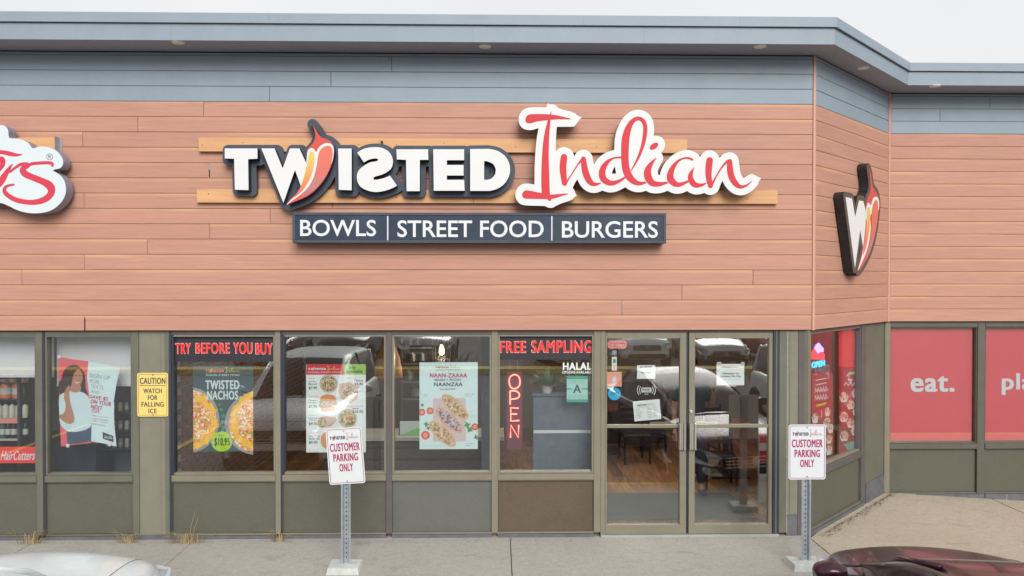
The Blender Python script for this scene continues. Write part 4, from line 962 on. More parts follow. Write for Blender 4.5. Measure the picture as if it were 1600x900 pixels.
# -- twisted nachos
pn = poster('nacho_poster', (302, 571, 395.5, 706), mat('slate_print', (.06, .10, .115), .4, var=.15, scale=6), 'dark poster TWISTED NACHOS with two plates and a green $10.95 disc', 'poster')
logo((321, 573.5, 375, 583), MAIN, WP+.001, mat('logo_pink', (.75, .25, .3), .4, var=0), mat('logo_lime', (.55, .62, .08), .4, var=0), pn)
text('FUSION STREET FOOD', (322, 584.5, 374.5, 587.5), MAIN, WP+.001, CYANW, pn, bold=.02)
text('TWISTED', (321, 594, 374, 608.5), MAIN, WP+.001, CYANW, pn, bold=.05); text('NACHOS', (323.5, 610.5, 372, 624.5), MAIN, WP+.001, CYANW, pn, bold=.05)
def clipx(pts, a, b): return [(min(max(x, a), b), y) for x, y in pts]
for side, rim, fd in ((0, clipx(ell(297, 656, 46, 51), 302, 400), clipx(ell(297, 656, 41, 47), 302, 400)), (1, clipx(ell(400, 662, 49, 49), 300, 395.5), clipx(ell(401, 663, 44, 45), 300, 395.5))):
    dish = ps('plate', rim, MAIN, WP+.0010, PLATE, pn); ps('nachos', fd, MAIN, WP+.0016, F_NACHO, dish)
    cx = 297 if side == 0 else 401
    for k in range(18):
        a = math.radians((-75+9*k) if side == 0 else (105+9*k)); r_ = 38+random.uniform(-4, 2); x, y = cx+r_*math.cos(a), 658+(r_+3)*math.sin(a)
        if not (303 < x < 394): continue
        th_ = random.uniform(0, 6.28); rr = random.uniform(6, 9.5)
        ps('corn_chip', clipx([(x+rr*math.cos(th_+t), y+rr*math.sin(th_+t)) for t in (0, 2.1, 4.2)], 302, 395.5), MAIN, WP+.0022+.0001*k, F_CHIP, dish)
for (x, y, r_) in ((343, 632, 3), (346, 640, 4), (349, 650, 4.5), (346, 660, 4), (350, 668, 4), (347, 673, 3)):
    ps('parsley', [(x+r_*(1 if i % 2 else .55)*math.cos(i*.7), y+r_*(1 if i % 2 else .55)*math.sin(i*.7)) for i in range(9)], MAIN, WP+.0036, GRN, pn)
ps('price_disc', ell(346.5, 690, 16.3, 15.8, n=36), MAIN, WP+.0042, LIME, pn)
text('$10.95', (335, 684, 359, 698), MAIN, WP+.0050, INK, pn, bold=.03); text('ONLY', (341, 679, 351, 681.5), MAIN, WP+.0050, INK, pn, bold=.02)

# -- menu poster
pm_ = poster('menu_poster', (478.5, 569, 571.5, 707), PAPER, 'white menu poster with red header, Daily Specials and priced dishes behind the parking sign', 'poster')
u = sheet('header', (478.6, 569, 537, 585.5), MAIN, WP+.001, RED, pm_, .0005); sheet('header', (537.2, 569, 571.4, 585.5), MAIN, WP+.001, mat('green_header', (.30, .52, .10), .4, var=.02), pm_, .0005)
logo((481.5, 572, 533.5, 579), MAIN, WP+.002, SW, mat('logo_sand', (.72, .6, .2), .4, var=0), pm_)
text('FUSION STREET FOOD', (482, 580.5, 533, 583), MAIN, WP+.002, SW, pm_, bold=.02)
text('Daily', (541, 571.5, 556, 577.5), MAIN, WP+.002, INK, pm_, bold=.01); text('Specials', (541, 577.5, 566, 584), MAIN, WP+.002, INK, pm_, bold=.05)
def food_bowl(cx, cy, r_, m, rim=PLATE):
    o = ps('bowl', ell(cx, cy, r_, r_*.98), MAIN, WP+.0012, mat('printed_bowl', (.48, .45, .40), .5, var=.1), pm_); ps('filling', ell(cx, cy, r_*.84, r_*.82), MAIN, WP+.0018, m, o)
food_bowl(513.5, 599.5, 14.5, F_MIX); food_bowl(543, 653.5, 15, F_PIZZA)
o = ps('paper_bag', [(530, 600), (546, 597), (560, 604), (559, 622), (548, 630), (533, 623), (529, 612)], MAIN, WP+.0012, BAGM, pm_); ps('filling', ell(544, 611, 10, 8, 10), MAIN, WP+.0018, F_MIX, o)
o = ps('burger_bun', ell(512.5, 625, 13, 9, 0, 16, 180, 360)+[(525, 627), (500, 627)], MAIN, WP+.0012, BREAD, pm_); ps('filling', [(498, 627), (526, 627), (526, 635), (498, 636)], MAIN, WP+.0018, food_mat('printed_burger_filling', [(.6, .5, .45), (.55, .15, .12), (.6, .58, .52), (.3, .35, .12)], 60, 9.), o); ps('bun_base', [(500, 635.5), (525, 635.5), (523, 643), (502, 643)], MAIN, WP+.0014, BREAD, o)
o = ps('wrap', [(498, 655), (508, 650), (524, 652), (527, 657), (515, 668), (500, 668)], MAIN, WP+.0012, BAGM, pm_); ps('filling', ell(503, 660, 7, 8), MAIN, WP+.0018, F_MIX, o)
ps('sandwich', ell(510, 688, 9, 13), MAIN, WP+.0012, BREAD, pm_)
for s_, x0, y0, x1, y1 in (('BOWLS', 482.5, 590.5, 492, 592), ('New Ghee', 482.5, 595, 493, 597), ('Bowl', 482.5, 598.5, 495, 601.5), ('$7.99', 482.5, 604, 495, 609), ('BURGERS', 482.5, 618.5, 498, 620), ('Paneer', 482.5, 624, 495, 627), ('Burger', 482.5, 628, 496, 631), ('$7.95', 482.5, 633, 495, 637.5), ('WRAPS', 482.5, 648, 491, 649.5), ('Butter', 482.5, 652, 499, 654), ('Wrap', 482.5, 655, 494, 658), ('$9.95', 482.5, 660, 496, 665), ('SANDWICH', 482.5, 676, 496, 677.5), ('Club Style', 482.5, 680.5, 500, 683), ('Sandwich', 482.5, 684, 500, 687), ('$9.95', 482.5, 689, 496, 694),
                       ('STREET', 540, 590, 549, 591.5), ('EATS', 551, 590, 556, 591.5), ('Poutine', 554, 593, 567, 596), ('$5.95', 554, 598, 567, 602.5), ('STREET EATS', 537, 634, 567, 635.5), ('Bowl', 551, 637, 561, 639.5), ('$10.95', 551, 641, 567, 646)):
    text(s_, (x0, y0, x1, y1), MAIN, WP+.001, INK if '$' in s_ else (REDL if s_.isupper() else INK), pm_, bold=.04 if '$' in s_ else .01)

# -- naan-zaa poster
pz = poster('pizza_poster', (655.5, 566, 746.5, 702), mat('pale_aqua_paper', (.60, .75, .76), .6, var=.02), 'pale aqua poster NAAN-ZAAAA with three topped naan pizzas on a board', 'poster')
logo((680.5, 570.5, 720, 576), MAIN, WP+.001, MAG, GRN, pz); text('FUSION STREET FOOD', (681, 577, 720, 579), MAIN, WP+.001, INK, pz, bold=.0)
text('NAAN-ZAAAA', (671.5, 583, 730, 590), MAIN, WP+.001, mat('raspberry_print', (.48, .04, .14), .4, var=0), pz, bold=.05); text('NAAN + PIZZA=', (679, 591.5, 721, 595.5), MAIN, WP+.001, INK, pz, bold=.04)
text('NAANZAA', (678, 597.5, 723, 603.5), MAIN, WP+.001, INK, pz, bold=.05); text('For $10.95*', (687.5, 606.5, 712, 610), MAIN, WP+.001, INK, pz, bold=.02)
u0, v0 = MAIN.px(676.5, 690, WP); u1, v1 = MAIN.px(728, 622, WP)
bd = shape('board', [rrect(u0, v0, u1, v1, .02)], WP+.0006, WP+.0012, MAIN, PTAN, pz)
for cx, cy, m, k in ((711, 635.5, F_PIZZA, 0), (702, 656.5, F_DARKP, 1), (691.5, 678, F_PIZZA, 2)):
    o = ps('naan_pizza', ell(cx, cy, 27, 10.5, 43, 34), MAIN, WP+.0018+.0014*k, CRUST, pz); ps('topping', ell(cx, cy, 24, 8, 43, 34), MAIN, WP+.0024+.0014*k, m, o)
for cx, cy, r_ in ((657+2, 644, 5.5), (672, 642, 5.5), (742, 667, 5.5), (664.8, 680, 6.8)):
    o = ps('tomato_slice', clipx(ell(cx, cy, r_, r_), 655.5, 746.5), MAIN, WP+.0013, TOM, pz); ps('tomato_core', clipx(ell(cx, cy, r_*.55, r_*.55), 656, 746), MAIN, WP+.0017, mat('printed_tomato_core', (.74, .34, .26), .5, var=.3, scale=60), o)
for cx, cy, r_, a in ((666, 663, 5, 1), (669, 669, 4, 2), (730, 664, 6, .5), (734, 671, 6, 1.4), (744, 683, 5, 2.), (660, 633, 3.5, 0)):
    ps('herb_leaf', clipx([(cx+r_*(1 if i % 2 else .5)*math.cos(a+i*.785), cy+r_*(1 if i % 2 else .5)*math.sin(a+i*.785)) for i in range(8)], 655.5, 746.5), MAIN, WP+.0013, GRN, pz)
b = MB()
for k in range(46):
    x, y = random.choice(((664, 626), (668, 656), (738, 654), (736, 650)))
    q = MAIN.P(*MAIN.px(x+random.gauss(0, 4.5), y+random.gauss(0, 4), WP+.001), WP+.001); q = MAIN.P(*MAIN.px(min(745, max(657, x+random.gauss(0, 4.5))), y+random.gauss(0, 4), WP+.001), WP+.001); b.box(q-.0022, q+np.array((.0022, 0, .0022)))
tag(b.build('printed_crumbs', INKG, pz), kind='stuff')
for s_, r_ in (('Hot', (662, 615.5, 667, 617.5)), ('Spicy', (662, 618.5, 669, 620)), ('Salsa Fusion', (727, 614.5, 741, 616.5)), ('Naanza', (727, 617.5, 736, 619.5)), ('Our Merry', (728, 692, 741, 694)), ('Naanza', (728, 695, 735, 697))): text(s_, r_, MAIN, WP+.001, INKG, pz, bold=.01)
text('*Prices and toppings may vary from shop to shop', (661, 696, 697, 697.4), MAIN, WP+.001, INKG, pz, bold=.0)

# -- halal lettering and the green certificate
hl_ = thing('window_lettering', MAIN.P(*MAIN.px(902, 585, WP), WP), 'white window lettering HALAL OPTIONS AVAILABLE under the free sampling banner', 'lettering')
text('HALAL', (879.5, 566.5, 924, 578), MAIN, WPO, SW, hl_, bold=.08); text('OPTIONS AVAILABLE', (878.5, 579.5, 924.5, 583.8), MAIN, WPO, SW, hl_, bold=.03)
MINT = mat('mint_print', (.36, .66, .58), .4, var=.03); TEAL = mat('teal_print', (.05, .38, .28), .4, var=.03)
gc = poster('certificate', (885.5, 587.5, 918.5, 628.5), MINT, 'mint green certificate with a big letter A in the free sampling window', 'certificate')
sheet('header', (885.6, 587.6, 918.4, 592.5), MAIN, WP+.001, TEAL, gc, .0004); sheet('band', (885.6, 606.5, 918.4, 608.8), MAIN, WP+.001, TEAL, gc, .0004); sheet('band', (885.6, 624, 918.4, 628.4), MAIN, WP+.001, TEAL, gc, .0004)
sheet('letter_box', (894, 600, 909.5, 615.5), MAIN, WP+.0016, MINT, gc, .0004); text('A', (895.5, 601, 908, 614), MAIN, WP+.0026, INK, gc, bold=.03)
text('Food Safety', (890, 594, 914, 596.5), MAIN, WP+.001, INKG, gc, bold=.0); text('Inspection Notice', (889, 597, 915, 599), MAIN, WP+.001, INKG, gc, bold=.0)
for k in range(3): text('iiiiii iiii iiiiiiii ii iiiii'[k:22+k], (888, 617+k*2.2, 916, 618.4+k*2.2), MAIN, WP+.001, INKG, gc, bold=0.)
# -- neon open sign
NEON = mat('neon_tube', (.9, .25, .2), .3, var=0, emit=(1, .13, .12), es=1.0); NEONY = mat('neon_core', (1, .6, .4), .3, var=0, emit=(1, .26, .16), es=1.2)
ns = thing('neon_sign', MAIN.P(*MAIN.px(803, 701, -.2), -.2), 'lit vertical red neon OPEN sign hanging on two wires', 'neon sign')
NW = -.2
sheet('backing', (791.5, 581, 816, 702), MAIN, NW, mat('neon_backing', (.16, .05, .07), .4, var=.05), ns, .012)
for x0, x1 in ((797, 795.5), (808, 809.5)):
    a = MAIN.P(*MAIN.px(x0, 560, NW), NW); c = MAIN.P(*MAIN.px(x1, 581, NW), NW); MB().tube([a, c], .0025, 5).build('wire', GALV, ns)
def neon(pts): 
    P = [MAIN.P(*MAIN.px(x, y, NW+.02), NW+.02) for x, y in pts]; MB().tube(P, .0095, 8).build('neon_tube', NEON, ns); MB().tube([p+np.array((0, -.008, 0)) for p in P], .0045, 6).build('neon_core', NEONY, ns)
neon(cr([(803.5, 585), (797, 589), (795.5, 597), (798, 605), (804, 607.5), (810.5, 604), (812.5, 596), (810, 588), (803.5, 585)], 3, False))
neon([(797, 632), (797, 611)]+cr([(797, 611), (806, 611), (811.5, 616), (809, 622), (798, 624)], 3, False))
neon([(810.5, 638), (798, 637), (798, 658), (811.5, 657)]); neon([(798, 647), (808, 647)])
neon([(797.5, 684), (798, 664), (810, 684), (810.5, 664)])

# -- door stickers and notices
WD = -.088
def sticker(px, m, label, cat='sticker', r=0., w=WD): return poster('door_sticker', px, m, label, cat, w, r=r)
PINKR = mat('coral_sticker', (.78, .16, .14), .4, var=.03)
t = sticker((949, 531.5, 980, 545), PINKR, 'red rounded sticker at the top of the left door', r=.045); ring((950.2, 532.7, 978.8, 543.8), MAIN, WD+.001, SW, t, .038, .004)
text('ORDER WITH', (957, 534, 972, 536), MAIN, WD+.001, SW, t, bold=.01); text('THE DASHER', (954, 538, 975, 541), MAIN, WD+.001, SW, t, bold=.03)
t = sticker((956.5, 547.5, 963.5, 554.5), mat('lilac_sticker', (.36, .38, .5), .4, var=.1), 'small lilac square sticker under the red one on the left door')
t = sticker((956, 557.5, 963.8, 579), PAPER, 'narrow white vertical sticker on the left door'); sheet('mark', (958, 561, 962, 567), MAIN, WD+.001, GRN, t, .0004); sheet('mark', (958.5, 571, 961.5, 577), MAIN, WD+.001, mat('pink_mark', (.7, .3, .35), .4, var=0), t, .0004)
t = sticker((948.3, 581, 971.5, 604), mat('salmon_sticker', (.78, .36, .28), .4, var=.03), 'salmon square sticker with a white house mark on the left door')
ps('house_mark', [(955.5, 592.5), (960, 587), (964.5, 592.5), (963, 592.5), (963, 597), (957, 597), (957, 592.5)], MAIN, WD+.001, SW, t); text('SKIP', (956, 598.3, 964, 600.5), MAIN, WD+.001, SW, t, bold=.02)
t = thing('door_sticker', MAIN.P(*MAIN.px(960, 626, WD), WD), 'round bright blue sticker on the left door', 'sticker'); ps('sheet', ell(960, 615.5, 10, 10), MAIN, WD, mat('sky_blue_sticker', (.02, .42, .72), .4, var=.05), t); text('JOIN', (954.5, 612.5, 966.5, 617.5), MAIN, WD+.001, INK, t, bold=.03)
t = sticker((995.3, 570.5, 1024, 592), PAPER, 'small pale aqua notice NO DRIVERS NO WIPES high on the left door', 'notice'); text('NO DRIVERS', (1000, 572, 1019, 574.5), MAIN, WD+.001, INK, t, bold=.04); text('NO WIPES', (1002, 581, 1018, 583.5), MAIN, WD+.001, INK, t, bold=.04)
t = thing('door_sticker', MAIN.P(*MAIN.px(1010, 622, WD), WD), 'white Wi-Fi waves sticker reading FREE on the left door', 'sticker')
for sgn in (-1, 1):
    for r_ in (7.5, 10.8, 14.2):
        pts = [MAIN.P(*MAIN.px(1010+sgn*r_*math.cos(a), 609.5+r_*.92*math.sin(a), WD), WD) for a in [math.radians(-34+68*i/8) for i in range(9)]]; MB().tube(pts, .0042, 5).build('wave', SW, t)
sheet('plate', (1003.5, 605.5, 1016.5, 613), MAIN, WD, SW, t, .001, .008); text('FREE', (1004.5, 607, 1015.5, 611.5), MAIN, WD+.001, INK, t, bold=.03); text('Wi-Fi', (1007, 614.5, 1013, 617), MAIN, WD+.001, SW, t, bold=.02)
class TF(Frame):
    def __init__(s, px, py, rot, w): s.c = MAIN.px(px, py, w); s.w = w; s.c_, s.s_ = math.cos(rot), math.sin(rot)
    def P(s, u, v, w=0.): return MAIN.P(s.c[0]+u*s.c_-v*s.s_, s.c[1]+u*s.s_+v*s.c_, s.w+w)
tf = TF(1011, 641, math.radians(5), WD); t = thing('opening_hours_notice', tf.P(0, -.11), 'tilted white opening hours sheet taped to the left door', 'notice')
shape('sheet', [[(-.15, -.112), (.15, -.112), (.15, .112), (-.15, .112)]], -.001, 0, tf, PAPER, t)
logo((-.11, .052, .10, .082), tf, .001, INK, MAG, t, px=False); text_uv('FUSION STREET FOOD', (-.11, .036, .10, .045), tf, .001, INKG, t, bold=0.)
for k, d_ in enumerate(('Monday', 'Tuesday', 'Wednesday', 'Thursday', 'Friday', 'Saturday', 'Sunday')):
    v = .015-k*.017; text_uv(d_, (-.125, v, -.125+.008*len(d_), v+.010), tf, .001, INKG, t, bold=.01); text_uv('11:00 am', (.0, v, .05, v+.010), tf, .001, INKG, t, bold=.01); text_uv('9:00 pm', (.065, v, .11, v+.010), tf, .001, INKG, t, bold=.01)
t = sticker((1119.5, 568.5, 1163, 602), PAPER, 'white notice sheet taped high on the right door', 'notice')
logo((1127, 571, 1155, 575), MAIN, WD+.001, INK, MAG, t); text('Welcome To', (1129, 582, 1154, 585), MAIN, WD+.001, INK, t, bold=.04); text('Entrance This Way', (1126, 586.5, 1158, 590), MAIN, WD+.001, INK, t, bold=.04); text('thank you for your visit', (1129, 592.5, 1154, 594), MAIN, WD+.001, INKG, t, bold=0.)
sheet('tape', (1135, 601, 1150, 604), MAIN, WD+.001, mat('tape', (.5, .52, .48), .3, var=0), t, .0004); sheet('tape', (1120, 565.5, 1127, 571), MAIN, WD+.001, MATS['tape'], t, .0004); sheet('tape', (1158, 565.5, 1163.5, 571), MAIN, WD+.001, MATS['tape'], t, .0004)

# -- red window films on the right wall
for i, (wd, r_) in enumerate((('eat.', (1422.5, 587, 1491.5, 612.5)), ('play.', (1565, 583, 1644, 617)), ('stay.', (1714, 586, 1790, 617)))):
    u0, u1 = rb[i][0]+.022, rb[i][1]-.022
    pf = thing('window_film', RGT.P((u0+u1)/2, rv0+.02, -.12), ('red window film with the white word eat.', 'red window film with a white word starting pl', 'red window film beyond the edge of the view')[i], 'window film')
    MB().box((u0, rv0+.02, -.1215), (u1, rv1-.02, -.12), 0, RGT).build('sheet', FILM, pf)
    text(wd, r_, RGT, -.1175, SW, pf, bold=.05)
MB().box((rb[3][0]+.02, rv0+.02, -.1215), (rb[3][1]-.02, rv1-.02, -.12), 0, RGT).build('window_blind', FILM, bld)

# ================================================================ INSIDE THE RESTAURANT
def wood_floor_mat():
    m = bpy.data.materials.new('floor_board_wood'); m.use_nodes = True; n = m.node_tree.nodes; L = m.node_tree.links; b = n['Principled BSDF']; b.inputs['Roughness'].default_value = .4
    tc = n.new('ShaderNodeTexCoord'); oi = n.new('ShaderNodeObjectInfo'); mp = n.new('ShaderNodeMapping'); mp.inputs['Scale'].default_value = (14, 1.2, 1); L.new(tc.outputs['Object'], mp.inputs[0])
    ad = n.new('ShaderNodeVectorMath'); sc = n.new('ShaderNodeVectorMath'); sc.operation = 'SCALE'; sc.inputs[0].default_value = (9, 31, 5); L.new(oi.outputs['Random'], sc.inputs['Scale']); L.new(mp.outputs[0], ad.inputs[0]); L.new(sc.outputs[0], ad.inputs[1])
    z = n.new('ShaderNodeTexNoise'); z.inputs['Scale'].default_value = 2.2; z.inputs['Detail'].default_value = 6; z.inputs['Distortion'].default_value = .8; L.new(ad.outputs[0], z.inputs['Vector'])
    rp = n.new('ShaderNodeValToRGB'); e = rp.color_ramp.elements; e[0].position = .3; e[0].color = (.13, .058, .026, 1); e[1].position = .72; e[1].color = (.40, .23, .125, 1); L.new(z.outputs['Fac'], rp.inputs[0])
    mr = n.new('ShaderNodeMapRange'); mr.inputs[3].default_value = .65; mr.inputs[4].default_value = 1.4; L.new(oi.outputs['Random'], mr.inputs[0]); vm = n.new('ShaderNodeVectorMath'); vm.operation = 'SCALE'; L.new(rp.outputs[0], vm.inputs[0]); L.new(mr.outputs[0], vm.inputs['Scale']); L.new(vm.outputs[0], b.inputs['Base Color']); return m
FLW = wood_floor_mat()
fl = plane('floor', XL, .12, X1+RD+.1, 9, -.010, mat('subfloor', (.14, .08, .05), .7, var=.2), kind='structure')
plane('floor', X1+RD+.1, RD+.1, XR, 9, -.010, mat('subfloor', (.14, .08, .05), .7), kind='structure')
me0 = {}
x = -3.7; k = 0
while x < 5.1:
    y = .20+(k % 3)*-.4
    while y < 6.2:
        y0_, y1_ = max(y, .20), min(y+1.22, 6.28)
        if x > 3.3 and y0_ < x-3.2: y0_ = x-3.2
        if y1_-y0_ > .1:
            L_ = round(y1_-y0_, 3)
            if L_ not in me0:
                mb = MB().box((.001, .001, 0), (.1485, L_-.001, .008)); me = bpy.data.meshes.new('floor_board'); me.from_pydata(mb.V, [], mb.F); me.materials.append(FLW); me0[L_] = me
            o = bpy.data.objects.new('floor_board', me0[L_]); C.objects.link(o); o.parent = fl; o.location = (x, y0_, -.009)
        y += 1.22
    x += .15; k += 1
# mat
tag(MB().box((1.22, .62, .0), (3.10, 1.72, .018), ch=0).build('door_mat', mat('grey_blue_mat', (.075, .10, .115), .95, var=.35, scale=90, bump=.6, bscale=300), None, base=(2.1, 1.1, 0)), 'large slate-blue entrance mat inside the double door', 'door mat')
# brick side wall, bricks laid one by one
BRK = mat('pale_brown_brick', (.26, .17, .13), .85, var=.3, scale=8, bump=.4); 
bw = thing('brick_wall', (-3.6, 1.5, 0), 'brown brick side wall with pale joints behind the nacho window', 'wall')
MB().box((-3.70, .33, 0), (-3.625, 6.3, 2.7)).build('mortar', mat('pale_mortar', (.46, .44, .40), .9, var=.1), bw)
brm = MB().box((0, 0, 0), (.085, .205, .062)); bme = bpy.data.meshes.new('brick'); bme.from_pydata(brm.V, [], brm.F); bme.materials.append(BRK)
rest = MB(); cnt = 0
for c in range(28):
    for r in range(27):
        z = .02+c*.076; y = .34+r*.219+(0 if c % 2 else -.109)
        if y < .33: continue
        if r <= 10 and cnt < 296: 
            o = bpy.data.objects.new('brick', bme); C.objects.link(o); o.parent = bw; o.location = (-3.70-(-3.6)+random.uniform(0, .004), y-1.5, z); cnt += 1
        elif y < 6.0: rest.box((-3.70, y, z), (-3.615, y+.205, z+.062))
tag(rest.build('bricks', BRK, bw), kind='stuff')

DKW = mat('dark_stained_wood', (.028, .018, .014), .35, var=.3, scale=12, stretch=(6, 6, 1)); SEAT = mat('black_seat_pad', (.02, .02, .022), .45, var=.1)
def chair(loc, rot, label):
    t = thing('chair', (0, 0, 0), label, 'chair', 'dark ladder-back chairs in the restaurant')
    for sx in (-1, 1):
        MB().tube([(sx*.20, .19, 0), (sx*.19, .17, .45)], [.016, .02], 6).build('leg', DKW, t)
        MB().tube([(sx*.19, -.235, 0), (sx*.19, -.19, .45), (sx*.185, -.20, .60), (sx*.175, -.27, .95)], [.017, .021, .02, .016], 6).build('leg', DKW, t)
        MB().box((sx*.185-.01, -.19, .22), (sx*.185+.01, .17, .245)).build('stretcher', DKW, t)
    MB().box((-.18, .165, .30), (.18, .185, .325)).build('stretcher', DKW, t)
    s_ = MB(); s_.box((-.215, -.20, .43), (.215, .215, .465), ch=.012); s_.build('seat', SEAT, t)
    for k in range(4):
        z = .56+k*.095; y = -.205-.07*(z-.56)/.38
        b = MB(); P = []
        for i in range(7):
            u = -1+2*i/6; P += [(u*.175, y-.018*(1-u*u)-.008, z), (u*.175, y-.018*(1-u*u)+.008, z), (u*.175, y-.018*(1-u*u)+.008, z+.055), (u*.175, y-.018*(1-u*u)-.008, z+.055)]
        F = []
        for i in range(6):
            for j in range(4): F.append((i*4+j, i*4+(j+1) % 4, (i+1)*4+(j+1) % 4, (i+1)*4+j))
        b.add(P, F+[(0, 1, 2, 3), (24, 27, 26, 25)]); b.build('back_slat', DKW, t)
    t.location = loc; t.rotation_euler.z = math.radians(rot); return t
TT = mat('walnut_table_top', (.16, .055, .035), .3, var=.2, scale=6, stretch=(1, 8, 1), spec=.6)
def table(x, y, label):
    t = thing('table', (x, y, 0), label, 'table', 'square pedestal tables in the restaurant')
    MB().box((x-.36, y-.36, .72), (x+.36, y+.36, .755), ch=.006).build('table_top', TT, t)
    MB().lathe((x, y, 0), [(.05, .03), (.045, .4), (.05, .72)], 12).build('pedestal', DKW, t)
    MB().box((x-.28, y-.28, 0), (x+.28, y+.28, .03), ch=.01).build('foot_plate', DKW, t)
chair((3.06, 2.05, 0), 172, 'dark ladder-back chair nearest the door, behind the right glass leaf')
table(3.35, 2.75, 'walnut pedestal table behind the chair at the right leaf')
chair((3.2, 3.5, 0), 10, 'dark chair on the far side of the right-hand table')
table(1.75, 4.3, 'dark pedestal table deep behind the left glass leaf'); chair((2.15, 3.55, 0), 185, 'dark chair in front of the table behind the left leaf, nearer the middle'); chair((1.5, 3.6, 0), 170, 'dark chair in front of the table behind the left leaf, nearer the planter'); chair((2.6, 4.4, 0), 80, 'dark chair at the right side of the rear table')
# low wall with planting
lw = thing('low_partition', (.76, .41, 0), 'slate-blue low partition topped by a white ledge behind the certificate', 'partition')
SLT = mat('slate_blue_panel_paint', (.115, .15, .185), .6, var=.15, scale=12)
MB().box((.42, .36, 0), (1.09, .46, 1.52), ch=0).build('panel', SLT, lw); MB().box((.41, .33, 1.521), (1.10, .49, 1.545), ch=0).build('ledge', SLT, lw)
MB().box((.425, .350, 1.09), (1.085, .3585, 1.125)).build('reflected_line_strip', mat('reflected_line_strip', (.6, .62, .62), .5, var=.03), lw)  # white strip stands in for a line reflected in the glass
PLT = mat('dusty_green_leaf', (.34, .40, .24), .6, var=.4, scale=20); PLT2 = mat('fresh_green_leaf', (.30, .48, .15), .6, var=.4, scale=20)
def plant(x, y, z, n, r, h, m, label):
    t = thing('potted_plant', (x, y, z), label, 'plant'); b = MB(); b.lathe((x, y, z), [(.05, 0), (.075, .09), (.07, .09)], 14); b.build('pot', mat('white_pot', (.5, .5, .48), .5), t)
    b = MB(); c = np.array((x, y, z+.08))
    for i in range(n):
        a = random.uniform(0, 6.28); el = random.uniform(.2, 1.5); L_ = r*random.uniform(.5, 1); d = np.array((math.cos(a)*math.cos(el), math.sin(a)*math.cos(el), math.sin(el)*h/r)); s_ = np.array((-math.sin(a), math.cos(a), 0))*.017
        p1 = c+d*L_*.6; p2 = c+d*L_+np.array((0, 0, -.02)); b.add([c, p1-s_, p1+s_, p2], [(0, 1, 2), (1, 3, 2)])
    b.build('leaves', m, t)
plant(.58, .41, 1.545, 420, .27, .26, PLT, 'bushy dusty green plant on the low partition beside the neon sign'); plant(.94, .41, 1.545, 420, .26, .28, PLT2, 'fresh green plant on the low partition behind the certificate')
BRW = mat('bare_branch', (.33, .22, .12), .8, var=.3)
tag(MB().tube([(.25, .9, 1.98), (.5, .9, 1.90), (.75, .92, 1.80), (1.0, .9, 1.82), (1.25, .9, 1.78)], [.025, .04, .045, .035, .025], 8).build('hanging_branch', BRW, None, base=(.7, .9, 1.85), smooth=True), 'thick bare branch hung above the plants under the free sampling banner', 'branch')
b = MB(); b.box((.18, .88, 2.7), (1.3, .92, 2.74)); 
for x in (.3, 1.1): b.tube([(x, .9, 1.85), (x, .9, 2.71)], .003, 5)
tag(b.build('hanging_rail', GALV, None, base=(.7, .9, 2.7)), 'thin rail and wires from which the branch hangs', 'rail')
# pendant lamp
BULB = mat('lit_bulb', (1, .8, .5), .3, var=0, emit=(1, .62, .28), es=5)
pl_ = thing('pendant_lamp', (-.62, 1.6, 1.9), 'wire cage pendant lamp with a glowing bulb above the naan pizza poster', 'lamp')
u, v = -.0, 0
cx, cz = None, None
d = _f+_r*((690-800)/FPX)+_u*((450-547)/FPX); t_ = (1.6-CY)/d[1]; bc = np.array((d[0]*t_, 1.6, CZ+d[2]*t_))
b = MB(); b.lathe(bc, [(.0, -.065), (.028, -.05), (.036, -.02), (.03, .02), (.016, .05), (.014, .07)], 14); b.build('bulb', BULB, pl_, smooth=True)
MB().lathe(bc, [(.025, .07), (.028, .10), (.026, .19), (.01, .20)], 12).build('socket', DARK, pl_); MB().tube([bc+np.array((0, 0, .2)), (bc[0], bc[1], 2.74)], .005, 6).build('cord', DARK, pl_)
b = MB()
for k in range(6):
    a = k*math.pi/3+.3; q = lambda r_, z: bc+np.array((r_*math.cos(a), r_*math.sin(a), z)); b.tube([q(.028, .17), q(.09, .13), q(.115, .05), q(.12, -.06), q(.10, -.20)], .004, 5)
rr_ = [bc+np.array((.10*math.cos(k*math.pi/8), .10*math.sin(k*math.pi/8), -.20)) for k in range(17)]; b.tube(rr_, .004, 5, caps=False); b.build('cage', DARK, pl_)
def lamp(x, y, z, e, name='lamp_light', par=None):
    l = bpy.data.lights.new(name, 'POINT'); l.energy = e; l.color = (1, .80, .58); l.shadow_soft_size = .05; o = bpy.data.objects.new(name, l); C.objects.link(o); o.location = (x, y, z); return o
lamp(bc[0], bc[1], bc[2]-.11, 9)
# unseen ceiling lamps added to brighten the restaurant
DL = mat('added_downlight_lens', (1, .95, .85), .4, var=0, emit=(1, .86, .66), es=6)
for k, (x, y) in enumerate(((1.6, 2.3), (3.0, 3.4), (-1.6, 3.2), (-2.8, 1.6), (.9, 4.6))):
    t = thing('added_downlight', (x, y, 2.72), 'added unseen ceiling lamp, '+('over the middle of the floor', 'above the right-hand table', 'over the service counter', 'near the brick wall', 'at the back of the room')[k], 'lamp', 'added unseen lamps of the restaurant'); MB().lathe((x, y, 2.72), [(.06, 0), (.085, .0), (.085, .03)], 20).build('ring', SW, t); MB().lathe((x, y, 2.722), [(.0, 0), (.06, .0), (.06, .01)], 20).build('lens', DL, t)
    lamp(x, y, 2.60, (20, 20, 6, 3, 7)[k])
